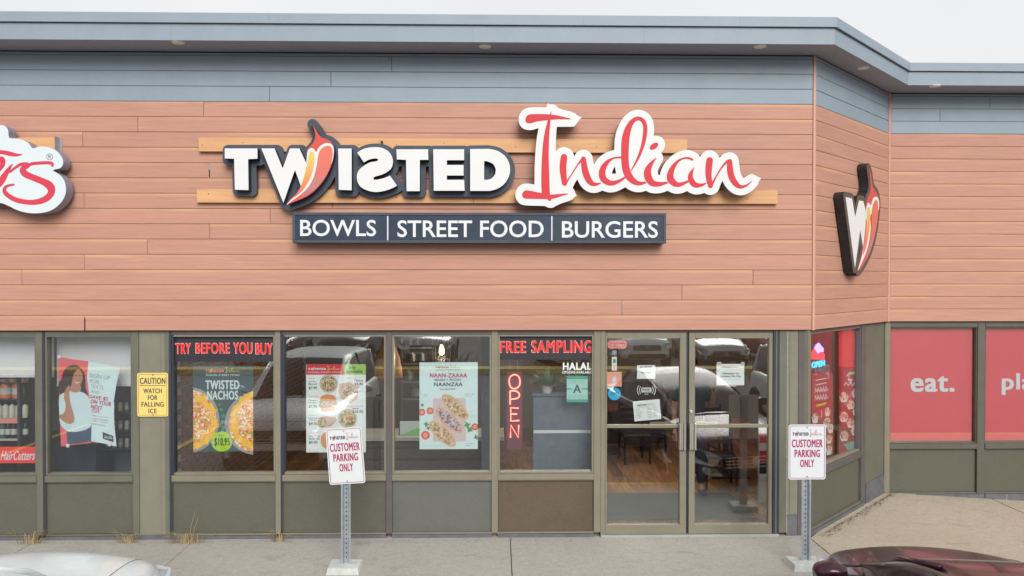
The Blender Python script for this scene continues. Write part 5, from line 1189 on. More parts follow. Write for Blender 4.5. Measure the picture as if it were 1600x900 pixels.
# orange bell shade between the menu and pizza windows
d = _f+_r*((607-800)/FPX)+_u*((450-590)/FPX); t_ = (1.2-CY)/d[1]; oc = np.array((d[0]*t_, 1.2, CZ+d[2]*t_))
ol = thing('hanging_lamp', oc, 'bell-shaped orange woven shade hanging behind the dark mullion', 'lamp shade')
MB().lathe(oc, [(.175, 0), (.17, .10), (.14, .26), (.09, .38), (.04, .45), (.0, .46)], 20).build('shade', mat('orange_weave', (.50, .26, .10), .7, var=.25, scale=30, stretch=(1, 1, 5)), ol, smooth=True); MB().tube([oc+np.array((0, 0, .45)), (oc[0], oc[1], 2.74)], .006, 6).build('cord', DARK, ol)
# counter, tablet, shelf rack, equipment (kitchen side)
ct = thing('counter', (-1.6, 2.1, 0), 'service counter with a pale top and dark slatted front behind the pizza poster', 'counter')
def pd(px, py, y): d = _f+_r*((px-800)/FPX)+_u*((450-py)/FPX); t_ = (y-CY)/d[1]; return np.array((d[0]*t_, y, CZ+d[2]*t_))
tz = pd(630, 683, 1.5)[2]
MB().box((-2.3, 1.5, tz-.05), (.1, 2.1, tz), ch=.004).build('worktop', mat('pale_worktop', (.55, .54, .50), .4, var=.05), ct)
MB().box((-2.25, 1.58, 0), (.05, 2.05, tz-.052)).build('carcass', mat('grey_brown_laminate', (.11, .09, .085), .6, var=.2), ct)
for k in range(5): MB().box((-2.25, 1.562, .08+k*.15), (.05, 1.579, .19+k*.15)).build('front_board', mat('weathered_board', (.15, .12, .115), .7, var=.3, scale=8, stretch=(1, 6, 12)), ct)
c = pd(641, 681, 1.62); tb = thing('tablet', c, 'tablet on a stand showing a green and white screen on the counter', 'tablet')
MB().box(c+np.array((-.15, 0, .0)), c+np.array((.15, .02, .21))).build('case', BLACK, tb); MB().box(c+np.array((-.135, -.002, .015)), c+np.array((.135, -.0005, .195))).build('screen', mat('screen', (.1, .12, .1), .3, var=0, emit=(.5, .55, .5), es=.3), tb)
MB().add([c+np.array(p) for p in ((-.13, -.003, .02), (.13, -.003, .02), (.13, -.003, .11))], [(0, 1, 2)]).build('screen_picture', mat('screen_green', (.1, .4, .05), .3, var=0, emit=(.12, .3, .08), es=.3), tb)
STL = mat('stainless_steel', (.42, .42, .42), .3, .8, var=.1)
rk = thing('wire_shelf_rack', pd(645, 640, 3.2), 'steel shelf rack with pans behind the counter', 'shelf rack')
for px_ in (628, 676):
    for dy in (0, .4):
        p = pd(px_, 700, 3.2+dy); MB().tube([(p[0], p[1], .0), (p[0], p[1], 2.1)], .015, 6).build('upright', STL, rk)
pa, pb_ = pd(626, 600, 3.2), pd(678, 600, 3.2)
for py_ in (545, 570, 598, 625):
    z = pd(650, py_, 3.2)[2]; MB().box((pa[0], 3.2, z), (pb_[0], 3.62, z+.025)).build('shelf', STL, rk)
PANM = mat('dark_pan', (.05, .05, .055), .35, .5)
for k, (px_, py_, r_) in enumerate(((641, 544, .10), (652, 544, .11), (646, 569, .09), (660, 569, .10), (640, 597, .12), (664, 597, .09), (650, 624, .11))):
    p = pd(px_, py_, 3.38); p[2] = pd(650, [545, 570, 598, 625][[544, 569, 597, 624].index(py_)], 3.2)[2]+.026
    m_ = [PANM, PANM, STL, STL, STL, PANM, STL][k]
    tag(MB().lathe(p, [(r_*.9, 0), (r_, .02), (r_, .13), (r_*.92, .13), (r_*.9, .02)], 16).build('cooking_pot', m_, None, base=p, smooth=False), ('dark pan at the left of the top rack shelf', 'dark pan at the right of the top rack shelf', 'steel pot at the left of the second rack shelf', 'steel pot at the right of the second rack shelf', 'steel pot at the left of the third rack shelf', 'dark pan at the right of the third rack shelf', 'steel pot alone on the lowest rack shelf')[k], 'cooking pot', 'cooking pots on the steel rack')
for k, px_ in enumerate((712, 722, 731)):
    p = pd(px_, 570, 4.2); z = pd(px_, 566, 4.2)[2]; t = MB().add([(p[0]-.14, 4.2, z-.1), (p[0]+.05, 4.2, z-.1), (p[0]+.16, 4.2, z+.26), (p[0]+.10, 4.2, z+.28), (p[0]-.14, 4.23, z-.1), (p[0]+.05, 4.23, z-.1), (p[0]+.16, 4.23, z+.26), (p[0]+.10, 4.23, z+.28)], [(0, 1, 2, 3), (7, 6, 5, 4), (0, 4, 5, 1), (1, 5, 6, 2), (2, 6, 7, 3), (3, 7, 4, 0)])
    tag(t.build('leaning_board', mat('grey_cutting_board', (.17, .16, .17), .6, var=.2), None, base=(p[0], 4.2, z-.1)), ('left', 'middle', 'right')[k]+' one of three tall grey boards leaning behind the pendant lamp', 'board', 'boards leaning at the rear wall')
MB().box((pd(700, 560, 4.3)[0], 4.24, 0), (pd(745, 560, 4.3)[0], 4.6, pd(720, 575, 4.3)[2])).build('rear_cabinet', mat('grey_cabinet', (.2, .19, .18), .6, var=.1)); tag(bpy.data.objects['rear_cabinet'], 'grey cabinet carrying the leaning boards', 'cabinet')
fd = thing('fridge', pd(760, 740, .9)*np.array((1, 1, 0)), 'slate-grey upright fridge at the right side of the pizza window', 'fridge')
xa, xb = pd(752, 600, .9)[0], pd(772, 600, .9)[0]+.05
MB().box((xa, .9, 0), (xb, 1.5, 2.3), ch=.0).build('body', mat('slate_fridge', (.12, .135, .16), .4, var=.1), fd); MB().tube([(xa+.02, .885, 1.1), (xa+.02, .885, 1.5)], .009, 6).build('handle', STL, fd)
# bin with brown paper, card stand and red panel near the right leaf
bn = pd(1094, 740, 2.6); t = thing('waste_bin', bn*np.array((1, 1, 0)), 'brown wooden bin on a pale base between the tables', 'bin')
MB().box((bn[0]-.16, 2.6, .05), (bn[0]+.10, 2.9, .62)).build('body', mat('red_brown_wood', (.20, .07, .04), .5, var=.3, scale=9), t); MB().box((bn[0]-.22, 2.5, 0), (bn[0]+.30, 2.95, .045)).build('base', STUCCO, t)
bw_ = pd(1197, 720, 1.35); t = thing('display_panel', bw_*np.array((1, 1, 0)), 'narrow red and white printed panel standing at the right edge of the door', 'display')
MB().box((bw_[0]-.09, 1.35, 0), (bw_[0]+.10, 1.40, pd(1197, 668, 1.35)[2])).build('body', mat('white_panel', (.62, .62, .62), .4), t)
for y0_, y1_, m in ((677, 692, RED), (704, 722, RED), (722, 740, DARK)): MB().box((bw_[0]-.085, 1.345, pd(1197, y1_, 1.345)[2]), (bw_[0]+.095, 1.3495, pd(1197, y0_, 1.345)[2])).build('printed_band', m, t)
MB().box((1.0, 4.9, 0), (2.9, 5.1, 1.05)).build('half_wall', mat('dark_grey_wall', (.06, .06, .065), .6, var=.1)); tag(bpy.data.objects['half_wall'], 'dark half wall at the back of the dining area', 'partition')
# ================================================================ INSIDE THE SALON
SHD = mat('pale_roller_shade', (.72, .75, .77), .7, var=.03)
sx0, sx1 = U(72), U(206); zsh = vz(600, 130, -.35)
t = thing('roller_shade', MAIN.P((sx0+sx1)/2, zsh, -.35), 'pale grey roller shade half lowered behind the window with the portrait poster', 'window shade'); MB().box((sx0-.05, zsh, -.36), (sx1+.03, 2.4, -.35), 0, MAIN).build('cloth', SHD, t); MB().box((sx0-.05, zsh-.025, -.37), (sx1+.03, zsh-.0005, -.34), 0, MAIN).build('bottom_bar', SW, t)
zsh2 = vz(586, 30, -.35); a_, b_ = U(-112), U(60)
t = thing('roller_shade', MAIN.P((a_+b_)/2, zsh2, -.35), 'pale grey roller shade lowered a little over the bottle shelves', 'window shade'); MB().box((a_-.03, zsh2, -.36), (b_, 2.4, -.35), 0, MAIN).build('cloth', SHD, t); MB().box((a_-.03, zsh2-.025, -.37), (b_, zsh2-.0005, -.34), 0, MAIN).build('bottom_bar', SW, t)
def pdx(px, py, y): return pd(px, py, y)
# portrait poster: flat printed picture hung in the window, slightly skewed
pp = thing('portrait_poster', MAIN.P(*MAIN.px(140, 700, -.13), -.13), 'curling salon poster of a smiling woman, SAVE $2 ON YOUR NEXT CUT', 'poster')
G = lambda L_: [(x*210/859, 540+y*220/900) for x, y in L_]
def pq(name, pts, m, par, k, sm=0): return ps(name, cr(G(pts), sm) if sm else G(pts), MAIN, -.128+.0011*k, m, par)
CORAL = mat('poster_coral', (.72, .13, .16), .5, var=.02); AQ = mat('poster_pale_aqua', (.60, .76, .78), .5, var=.02); SKN = mat('printed_skin', (.44, .22, .15), .5, var=.1, scale=9); HAIR = mat('printed_hair', (.05, .032, .03), .5, var=.4, scale=22, stretch=(3, 1, .6)); TEE = mat('printed_white_tee', (.56, .70, .74), .5, var=.05); JEAN = mat('printed_jeans', (.07, .10, .16), .5, var=.2); BG = mat('printed_lip', (.75, .72, .70), .5, var=0)
pq('sheet', [(372, 72), (470, 88), (565, 100), (575, 200), (580, 400), (582, 620), (390, 645), (378, 400)], CORAL, pp, 0)
pq('sheet', [(565, 100), (668, 118), (770, 138), (745, 240), (728, 350), (730, 500), (745, 645), (660, 625), (582, 612), (585, 500), (572, 330), (556, 200)], AQ, pp, .5)
pq('hair', [(400, 180), (420, 145), (460, 125), (500, 130), (535, 170), (545, 220), (548, 270), (560, 310), (560, 345), (535, 362), (515, 340), (500, 290), (440, 290), (400, 310), (376, 300), (376, 240), (392, 215)], HAIR, pp, 1, 3)
pq('shirt', [(378, 330), (410, 300), (460, 285), (530, 300), (565, 330), (580, 380), (584, 480), (578, 520), (540, 540), (480, 552), (425, 545), (385, 500), (378, 420)], TEE, pp, 2, 3)
pq('neck', [(455, 240), (510, 245), (515, 290), (480, 300), (450, 288)], SKN, pp, 3, 2)
pq('face', [(462, 180), (478, 155), (505, 152), (525, 175), (528, 210), (518, 245), (495, 262), (470, 255), (455, 225)], SKN, pp, 4, 3)
pq('hair_lock', [(430, 150), (470, 132), (500, 145), (478, 170), (464, 205), (452, 260), (420, 285), (395, 270), (405, 200)], HAIR, pp, 5, 3)
pq('smile', [(474, 228), (490, 236), (508, 231), (492, 243)], BG, pp, 5.4, 2); 
for x in (482, 508): pq('eye', [(x-6, 193), (x, 189), (x+6, 193), (x, 196)], INK, pp, 5.4, 2)
pq('arm', [(412, 300), (425, 270), (440, 255), (448, 275), (442, 310), (450, 370), (470, 440), (474, 480), (450, 500), (415, 490), (385, 465), (380, 445), (410, 430), (420, 380), (410, 340)], SKN, pp, 6, 3)
pq('jeans', [(425, 548), (480, 553), (540, 542), (580, 520), (582, 610), (500, 625), (430, 630)], JEAN, pp, 3, 0)
ROT = -.15
def pt(s_, x, y, w, h, m, bold=.01, rot=ROT, k=1.4): 
    (x0, y0), (x1, y1) = G([(x, y)])[0], G([(x+w, y+h)])[0]; u0, v0 = MAIN.px(x0, y1, -.128+.0011*k); u1, v1 = MAIN.px(x1, y0, -.128+.0011*k); text_uv(s_, (u0, v0, u1, v1), MAIN, -.128+.0011*k, m, pp, bold=bold, rot=rot)
for s_, x, y, w, h in (('SIGN UP', 572, 186, 132, 26), ('FOR', 576, 218, 60, 24), ('TEXTS', 579, 252, 82, 24), ('AND', 582, 286, 52, 20)): pt(s_, x, y, w, h, INKG, 0.)
RSP = mat('raspberry_print', (.48, .04, .14), .4, var=0)
for s_, x, y, w, h in (('SAVE $2', 574, 322, 118, 26), ('ON YOUR', 578, 352, 134, 27), ('NEXT', 582, 382, 72, 24), ('CUT.', 586, 408, 56, 22)): pt(s_, x, y, w, h, RSP, .05)
for k, s_ in enumerate(('Sign up now to', 'receive exclusive', 'offers, coupons', 'and more')): pt(s_, 590, 448+k*17, 100-20*(k == 3), 11, RSP, 0.)
pq('badge', [(655, 552), (724, 578), (726, 618), (658, 596)], INK, pp, 1.4); pt('SALON', 666, 578, 50, 18, SW, .02, k=2.)
for x, y in ((433, 640), (378, 72), (700, 632)): q = MAIN.P(*MAIN.px(*G([(x, y)])[0], -.12), -.12); MB().lathe(q, [(.0, -.006), (.02, -.004), (.022, .002)], 12, 0, axis=1).build('suction_cup', SW, pp)
# red salon sign in the lower window
rs = poster('window_sign', (-60, 698, 57.5, 724), mat('bright_red_sign', (.76, .06, .05), .4, var=.03), 'red window sign with flowing white Hair Cutters lettering beneath the bottle shelves', 'sign')
text('HairCutters', (1, 704, 55, 719), MAIN, WP+.001, SW, rs, bold=.02, shear=.45)
# shelves with bottles
BC = {'teal': (.02, .26, .24), 'orange': (.60, .17, .08), 'purple': (.16, .03, .30), 'cream': (.50, .48, .38), 'green': (.03, .12, .08), 'black': (.02, .02, .022), 'amber': (.45, .22, .06), 'grey': (.3, .32, .32)}
BM = {k: mat('bottle_'+k, c, .3, var=.05, spec=.6) for k, c in BC.items()}
CAP = mat('bottle_cap', (.03, .03, .035), .3); LABM = mat('bottle_label', (.5, .5, .48), .5, var=.2, scale=60)
bcache = {}
def bottle(p, r_, h, col, label):
    key = (r_, h, col)
    if key not in bcache:
        A_ = MB().lathe((0, 0, 0), [(r_*.95, 0), (r_, .008), (r_, h*.66), (r_*.85, h*.74), (r_*.38, h*.80), (r_*.36, h*.84)], 12); B_ = MB().lathe((0, 0, 0), [(r_*.42, h*.84), (r_*.42, h*.97), (r_*.3, h)], 10); L2 = MB().lathe((0, 0, 0), [(r_*1.01, h*.2), (r_*1.01, h*.5)], 12); L2.F = L2.F[:-2]; L2.M = L2.M[:-2]
        ms = []
        for nm, q, m in (('body', A_, BM[col]), ('cap', B_, CAP), ('label_band', L2, LABM)):
            me = bpy.data.meshes.new(nm); me.from_pydata(q.V, [], q.F); me.materials.append(m); me.polygons.foreach_set('use_smooth', [True]*len(me.polygons)); ms.append((nm, me))
        bcache[key] = ms
    t = thing('hair_product_bottle', p, label, 'bottle', f'{col} bottles on the salon shelves')
    for nm, me in bcache[key]: o = bpy.data.objects.new(nm, me); C.objects.link(o); o.parent = t
sh = thing('product_shelf', pdx(10, 700, .75)*np.array((1, 1, 0)), 'dark shelf unit full of hair product bottles in the salon window', 'shelf')
SHM = mat('dark_shelf', (.05, .052, .055), .5, var=.1)
xa, xb = -6.4, pd(39, 640, .75)[0]
lev = [(622, 'orange'), (653, 'cream'), (685, 'green')]
MB().box((xa, 1.05, 0), (xb+.02, 1.08, 1.95)).build('back_board', SHM, sh); MB().box((xb+.0, .60, 0), (xb+.03, 1.05, 1.95)).build('side_board', SHM, sh)
for py_, _c in lev+[(598, 'amber'), (715, 'black')]:
    z = pd(20, py_+1, .62)[2]; MB().box((xa, .62, z-.02), (xb-.001, 1.049, z), ch=0).build('shelf_board', STUCCO if py_ in (653, 685) else SHM, sh)
ORD = [w_+' bottle from the right,' for w_ in 'first second third fourth fifth sixth seventh eighth ninth tenth eleventh twelfth thirteenth fourteenth'.split()]
def row(py_, cols, r_, h, x0, x1, step, tmpl):
    z = pd(20, py_+1, .62)[2]; x = x1-r_
    i = 0
    while x > x0:
        c = cols[min(int(i*len(cols)/max(1, int((x1-x0)/step))), len(cols)-1)]; bottle((x, .68, z), r_, h, c, ORD[i]+' '+tmpl % c); x -= step; i += 1
row(622, ['orange', 'orange', 'teal', 'teal'], .065, .25, pd(-45, 0, .68)[0], pd(33, 0, .68)[0], .14, 'large and %s, on the upper shelf of the salon')
row(653, ['cream']*5+['purple']*4, .034, .19, pd(-45, 0, .68)[0], pd(39, 0, .68)[0], .074, 'slim and %s, on the middle salon shelf')
row(685, ['black', 'black', 'green', 'black', 'green'], .03, .22, pd(-45, 0, .68)[0], pd(39, 0, .68)[0], .066, 'slim and %s, on the lower salon shelf')
row(598, ['amber', 'purple', 'grey'], .05, .09, pd(-45, 0, .68)[0], pd(39, 0, .68)[0], .11, 'squat and %s, on the topmost salon shelf')
z = pd(20, 654, .62)[2]; MB().box((xa, .612, z-.055), (pd(28, 655, .62)[0], .6185, z)).build('price_strip', mat('pink_price_strip', (.70, .25, .22), .5), sh)
s2 = thing('glass_shelf', pdx(190, 700, .75)*np.array((1, 1, 0)), 'shelf with pale bottles right of the portrait poster', 'shelf')
xa, xb = pd(160, 640, .75)[0], pd(212, 640, .75)[0]
MB().box((xa, 1.0, 0), (xb, 1.03, 1.8)).build('back_board', mat('slate_back', (.10, .12, .14), .5, var=.1), s2)
for py_ in (643, 672, 700):
    z = pd(190, py_+1, .62)[2]; MB().box((xa, .62, z-.015), (xb, .999, z)).build('shelf_board', SHM, s2)
    for i in range(6): bottle((xb-.08-i*.075, .70, z), .024, .13, ['cream', 'grey'][(i+py_) % 2], f'{ORD[i]} small and pale, on the {dict(((643, "top"), (672, "middle"), (700, "bottom")))[py_]} board by the portrait poster')
bxm = MB().box((pd(85, 720, .5)[0], .5, 0), (pd(150, 720, .5)[0], .9, .95)); tag(bxm.build('dark_cabinet', mat('navy_cabinet', (.03, .04, .06), .5, var=.2), None, base=(pd(115, 720, .5)[0], .5, 0)), 'dark navy cabinet under the portrait poster', 'cabinet')
lamp(-5.3, 2.2, 2.5, 26); t = thing('added_downlight', (-5.3, 2.2, 2.70), 'added unseen ceiling lamp inside the salon', 'lamp'); MB().lathe((-5.3, 2.2, 2.70), [(.06, 0), (.085, .0), (.085, .03)], 20).build('ring', SW, t); MB().lathe((-5.3, 2.2, 2.702), [(.0, 0), (.06, .0), (.06, .01)], 20).build('lens', DL, t)  # unseen lamp added to brighten the salon window

# ================================================================ ANGLED WINDOW
za = lambda L_, w=-.125: [ANG.px(1260+x/4.186, 505+y/4.186, w) for x, y in L_]
IW = -.125
ip = thing('dessert_poster', ANG.P(*za([(285, 860)])[0], IW), 'red and brown poster of ice cream cups in the angled window, right half', 'poster')
MAR = mat('maroon_print', (.38, .055, .05), .45, var=.25, scale=5); 
shape('sheet', [za([(212, 285), (352, 292), (346, 800), (214, 870)])], IW-.001, IW, ANG, MAR, ip)
FRR = mat('red_panel_print', (.80, .08, .07), .45, var=.08)
shape('top_panel', [za([(212, 30), (357, 10), (352, 290), (212, 284)])], IW-.001, IW, ANG, FRR, ip)
ICE = food_mat('printed_ice_cream', [(.80, .60, .48), (.68, .30, .24), (.85, .74, .66), (.42, .18, .12), (.80, .48, .35)], 28, 4.)
CUP = mat('printed_white_cup', (.80, .76, .77), .5, var=.1)
for cx, cy, s_ in ((245, 480, 30), (322, 455, 28), (290, 530, 27), (325, 575, 25), (245, 610, 30), (292, 650, 28), (318, 700, 28), (247, 735, 30)):
    o = shape('cup', [za([(cx-s_, cy), (cx+s_, cy-4), (cx+s_*.6, cy+s_*1.15), (cx-s_*.6, cy+s_*1.2)])], IW+.0004, IW+.0008, ANG, CUP, ip)
    shape('ice_cream', [za(ell(cx, cy-s_*.1, s_*.85, s_*.95, n=16))], IW+.001, IW+.0014, ANG, ICE, o)
shape('bowl', [za([(240, 790), (345, 760), (325, 815), (270, 830)])], IW+.0018, IW+.0022, ANG, mat('printed_teal_bowl', (.25, .38, .38), .5), ip)
WSC = mat('white_squiggle', (.66, .62, .62), .5, var=0)
def squig(pts, r_, m, par, w=IW+.001): 
    st = [p+(r_,) for p in za(cr(pts, 3, False), w)]; lp, = sdf_loops(lambda X, Y: sd_stroke(X, Y, st), (min(p[0] for p in st)-.03, min(p[1] for p in st)-.03, max(p[0] for p in st)+.03, max(p[1] for p in st)+.03), .004, [0.]); shape('script_lettering', lp, w-.0004, w, ANG, m, par)
squig([(250, 405), (262, 388), (275, 408), (290, 385), (300, 408), (315, 392), (326, 402)], .010, WSC, ip); squig([(265, 345), (285, 325), (275, 365), (300, 370)], .012, WSC, ip); squig([(290, 330), (325, 322)], .016, LIME, ip)
lp_ = thing('dessert_poster', ANG.P(*za([(100, 860)])[0], IW), 'maroon poster with white script and glasses of ice cream, left half of the angled window', 'poster')
shape('sheet', [za([(36, 330), (160, 320), (174, 345), (176, 850), (36, 900)])], IW-.0012, IW-.0002, ANG, MAR, lp_)
for y in (368, 398): squig([(62, y+6), (90, y), (132, y-8)], .0065, WSC, lp_)
for y in (450, 500):
    for k in range(5): squig([(56+k*17, y+4-k), (60+k*17, y-26-k*3), (66+k*17, y-4-k), (72+k*17, y-14-k)], .008, WSC, lp_)
squig([(66, 540), (100, 532), (130, 522)], .012, LIME, lp_)
shape('badge', [za(rrect(80, 560, 122, 632, 12))], IW+.0004, IW+.0008, ANG, RED, lp_); squig([(100, 575), (101, 595), (100, 615)], .011, SW, lp_, IW+.0016)
for cx, cy, s_ in ((60, 610, 26), (140, 570, 22), (135, 640, 26), (160, 680, 22), (150, 750, 22), (150, 820, 24)):
    o = shape('cup', [za([(cx-s_, cy+4), (cx+s_*.7, cy), (cx+s_*.5, cy+s_*1.6), (cx-s_*.6, cy+s_*1.8)])], IW+.0004, IW+.0008, ANG, CUP, lp_); shape('ice_cream', [za(ell(cx, cy, s_*.8, s_*.95, n=16))], IW+.001, IW+.0014, ANG, ICE, o)
n2 = thing('neon_sign', ANG.P(*za([(80, 310)])[0], -.16), 'small neon sign with a red cup, violet top and blue lettering in the angled window', 'neon sign')
NR = mat('neon_red', (.9, .05, .05), .3, var=0, emit=(1, .03, .03), es=1.5); NV = mat('neon_violet', (.4, .35, .9), .3, var=0, emit=(.32, .30, 1), es=1.2); NB = mat('neon_cyan', (.0, .5, .8), .3, var=0, emit=(.0, .42, .95), es=1.5)
shape('cup', [za([(40, 195), (55, 168), (75, 200), (100, 192), (120, 200), (118, 236), (40, 236)], -.15)], -.165, -.15, ANG, NR, n2)
shape('swirl', [za([(58, 165), (70, 140), (85, 128), (100, 150), (114, 165), (112, 190), (95, 185), (80, 198)], -.148)], -.163, -.148, ANG, NV, n2)
u0, v0 = za([(38, 295)], -.148)[0]; u1, v1 = za([(122, 240)], -.148)[0]; text_uv('OPEN', (u0, v0, u1, v1), ANG, -.148, NB, n2, bold=.05, depth=.008)
MB().box(tuple(ANG.px(1271, 579, -.17))+(-.185,), tuple(ANG.px(1289, 537, -.17))+(-.17,), 0, ANG).build('backing', BLACK, n2)
ANGM = mat('red_reflection_wall', (.28, .035, .03), .6, var=.2)  # red colour on the partition stands in for the red film's reflection
bpy.data.objects['partition_wall.001'].data.materials[0] = ANGM

# ================================================================ CARS
TYRE = mat('tyre_rubber', (.02, .02, .021), .8, var=.2, scale=30); RIM = mat('alloy_rim', (.45, .46, .48), .3, .8, var=.05); CGL = mat('dark_car_glass', (.012, .015, .018), .12, var=0, spec=.3); PLA = mat('black_plastic', (.025, .025, .027), .5, var=.1); HLM = mat('headlamp_glass', (.50, .53, .56), .08, .3, var=.05); TLM = mat('tail_lamp_red', (.45, .01, .012), .15, var=.05); CHRM = mat('chrome_trim', (.6, .6, .62), .12, 1., var=0); PLT_ = mat('number_plate', (.7, .72, .75), .5)
def paint(name, col, metal=.35): return mat(name, col, .30, metal, var=.03, coat=.45, scale=2, spec=.3)
def loft(secs, closed_sec=False):
    n = len(secs[0]); V = [p for s_ in secs for p in s_]; F = []
    for i in range(len(secs)-1):
        for j in range(n-1 if not closed_sec else n): F.append((i*n+j, i*n+(j+1) % n, (i+1)*n+(j+1) % n, (i+1)*n+j))
    return V, F
def subsurf(o, lv=2): m = o.modifiers.new('subdivision', 'SUBSURF'); m.levels = lv; m.render_levels = lv
def car(loc, rot, pm, kind, label, near=False):
    t = thing('parked_car', (0, 0, 0), label, 'car', 'cars parked in front of the shops')
    L = {'sedan': 4.75, 'suv': 4.65, 'van': 5.2}[kind]; f = L/2; sv = kind != 'sedan'
    hb = .26 if sv else .19; hd = 1.02 if sv else .80; ht = 1.10 if sv else .94; bl = 1.12 if sv else .97; rf_ = 1.68 if kind == 'suv' else (1.95 if kind == 'van' else 1.45); w = .93 if sv else .905
    # (y, half width, bottom, shoulder z, top z)
    tl = bl+.02 if sv else 1.04
    st = [(f, .50, hb+.17, hd-.30, hd-.26), (f-.05, .66, hb+.06, hd-.20, hd-.11), (f-.22, .80, hb, hd-.12, hd+.0), (f-.60, w-.04, hb, hd-.06, hd+.06), (f-1.05, w, hb, ht-.10, ht+.0), (f-1.45, w, hb, bl-.06, bl+.02), (f-1.9, w, hb, bl-.03, bl+.03), (0, w, hb, bl-.02, bl+.03), (-f+1.5, w, hb, bl-.01, bl+.03), (-f+.9, w-.005, hb, tl-.05, tl+.02), (-f+.35, w-.04, hb+.02, tl-.08, tl+.0), (-f+.08, w-.12, hb+.06, tl-.14, tl-.06), (-f, w-.24, hb+.16, tl-.26, tl-.20)]
    secs = []
    for (y, hw, zb, zs, zt) in st:
        half = [(0, zb), (hw*.80, zb), (hw*.965, zb+.07), (hw, zb+(zs-zb)*.42), (hw*.992, zb+(zs-zb)*.72), (hw*.955, zs), (hw*.84, zt-.075), (hw*.45, zt-.018), (0, zt)]
        secs.append([(x, y, z) for x, z in half]+[(-x, y, z) for x, z in half[-2:0:-1]])
    V, F = loft(secs, True); n = len(secs[0]); F += [tuple(range(n))[::-1], tuple((len(secs)-1)*n+k for k in range(n))]
    o = body_o = mesh('body', V, F, pm, t, smooth=True); subsurf(o, 2)
    # greenhouse
    yw = f-1.20 if kind != 'van' else f-.95; yr = -f+(.16 if sv else .95); rf0 = yw-(1.0 if sv else 1.25); rf1 = yr+(.35 if sv else .70); zb = bl-.06
    ws, wr = w*.90, w*.70
    gs = [(yw, ws*.90, zb, .0), (yw-(rk_ := (.50 if sv else .62)), ws*.97, zb, .55), (rf0, ws, zb, .94), (rf0-.35, ws, zb, 1.), ((rf0+rf1)/2, ws, zb, 1.), (rf1+.1, ws*.98, zb, .97), (rf1-.05, ws*.96, zb, .9), (yr, ws*.88, zb, .02)]
    sec = []
    for (y, hw, z0, k) in gs:
        zt = z0+.04+(rf_-z0-.04)*k; hr = hw+(wr-hw)*k
        half = [(hw, z0), (hw+(hr-hw)*.5, z0+(zt-z0)*.5), (hr+.015, zt-.035 if k > .1 else zt-.01), (hr*.9, zt), (hr*.45, zt+.015*k), (0, zt+.02*k)]
        sec.append([(x, y, z) for x, z in half]+[(-x, y, z) for x, z in half[-2::-1]])
    V, F = loft(sec); n = len(sec[0]); fm = []
    for i in range(len(sec)-1):
        for j in range(n-1):
            top = 3 <= j <= n-5; side = not top
            if i in (0, 1) or i >= len(sec)-2: fm.append(0 if top else 1)
            else: fm.append(1 if (top or j in (2, n-4)) else 0)
    o = mesh('cabin', V, F, [CGL, pm], t, fm=fm, smooth=True); subsurf(o, 2)
    for s_ in (-1, 1):      # pillars and roof rails
        P = lambda i, j: np.array(sec[i][j] if s_ > 0 else sec[i][n-1-j])*np.array((.975, 1, 1))
        MB().tube([P(0, 0)+(0, 0, .0), P(1, 2)*.5+P(1, 3)*.5, P(2, 2)], [.020, .018, .018], 6).build('windscreen_pillar', pm, t, smooth=True)
        MB().tube([(P(3, 0)+P(4, 0))/2*.98, (P(3, 2)+P(4, 2))/2], [.035, .03], 6).build('door_pillar', PLA, t); MB().tube([P(7, 0), P(6, 2)*.995], [.06, .05], 6).build('rear_pillar', pm, t, smooth=True)
        m_ = MB(); c = np.array((s_*(w+.13), yw-.40, bl+.05)); m_.lathe(c, [(.0, -.09), (.045, -.085), (.07, -.05), (.078, 0), (.072, .04), (.0, .045)], 16, 0, axis=1); m_.V = [(c[0]+(v[0]-c[0])*1.45, v[1], c[2]+(v[2]-c[2])*.8) for v in m_.V]; mm = m_.build('wing_mirror', pm, t, smooth=True)
        MB().tube([c+np.array((-s_*.03, 0, -.03)), (s_*(w-.06), yw-.34, bl-.01)], .02, 6).build('mirror_arm', PLA, mm)
        # lamps
        lpV = []
        for (x, y, z) in ((.50, f-.035, hd-.27), (.60, f-.01-.03, hd-.37), (.83, f-.24, hd-.34), (.90, f-.50, hd-.17), (.80, f-.26, hd-.16), (.62, f-.09, hd-.20)): lpV.append((s_*x, y, z))
        V_ = lpV+[(v[0]*.9, v[1]-.16, v[2]) for v in lpV]; V_ = [(v[0]*1.02, v[1]+.035, v[2]) for v in lpV]+V_[6:]
        o = mesh('headlight', V_, [(0, 1, 2, 3, 4, 5)]+[(i, (i+1) % 6, (i+1) % 6+6, i+6) for i in range(6)], HLM, t); bv = o.modifiers.new('bevel', 'BEVEL'); bv.width = .015; bv.segments = 2
        MB().box((s_*.42, -f-.005, tl-.40), (s_*.80, -f+.10, tl-.22), ch=0).build('tail_light', TLM, t)
        for yy in (f-.92, -f+.95):
            r_ = .36 if sv else .325; whl = MB(); c = np.array((s_*(w-.12), yy, r_)); pr = [(r_*.62, -.10), (r_*.94, -.11), (r_, -.07), (r_, .07), (r_*.94, .11), (r_*.62, .10)]
            o = MB().lathe(c, pr, 28, 0, axis=0).build('wheel', TYRE, t); q = MB().lathe(c+np.array((s_*.06, 0, 0)), [(r_*.60, -.04), (r_*.66, .0), (r_*.66, .045)], 24, 0, axis=0)
            for k in range(5):
                a = k*2*math.pi/5; q.tube([c+np.array((s_*.115, 0, 0)), c+np.array((s_*.105, math.cos(a)*r_*.62, math.sin(a)*r_*.62))], [.035, .028], 6)
            q.build('rim', RIM, o)
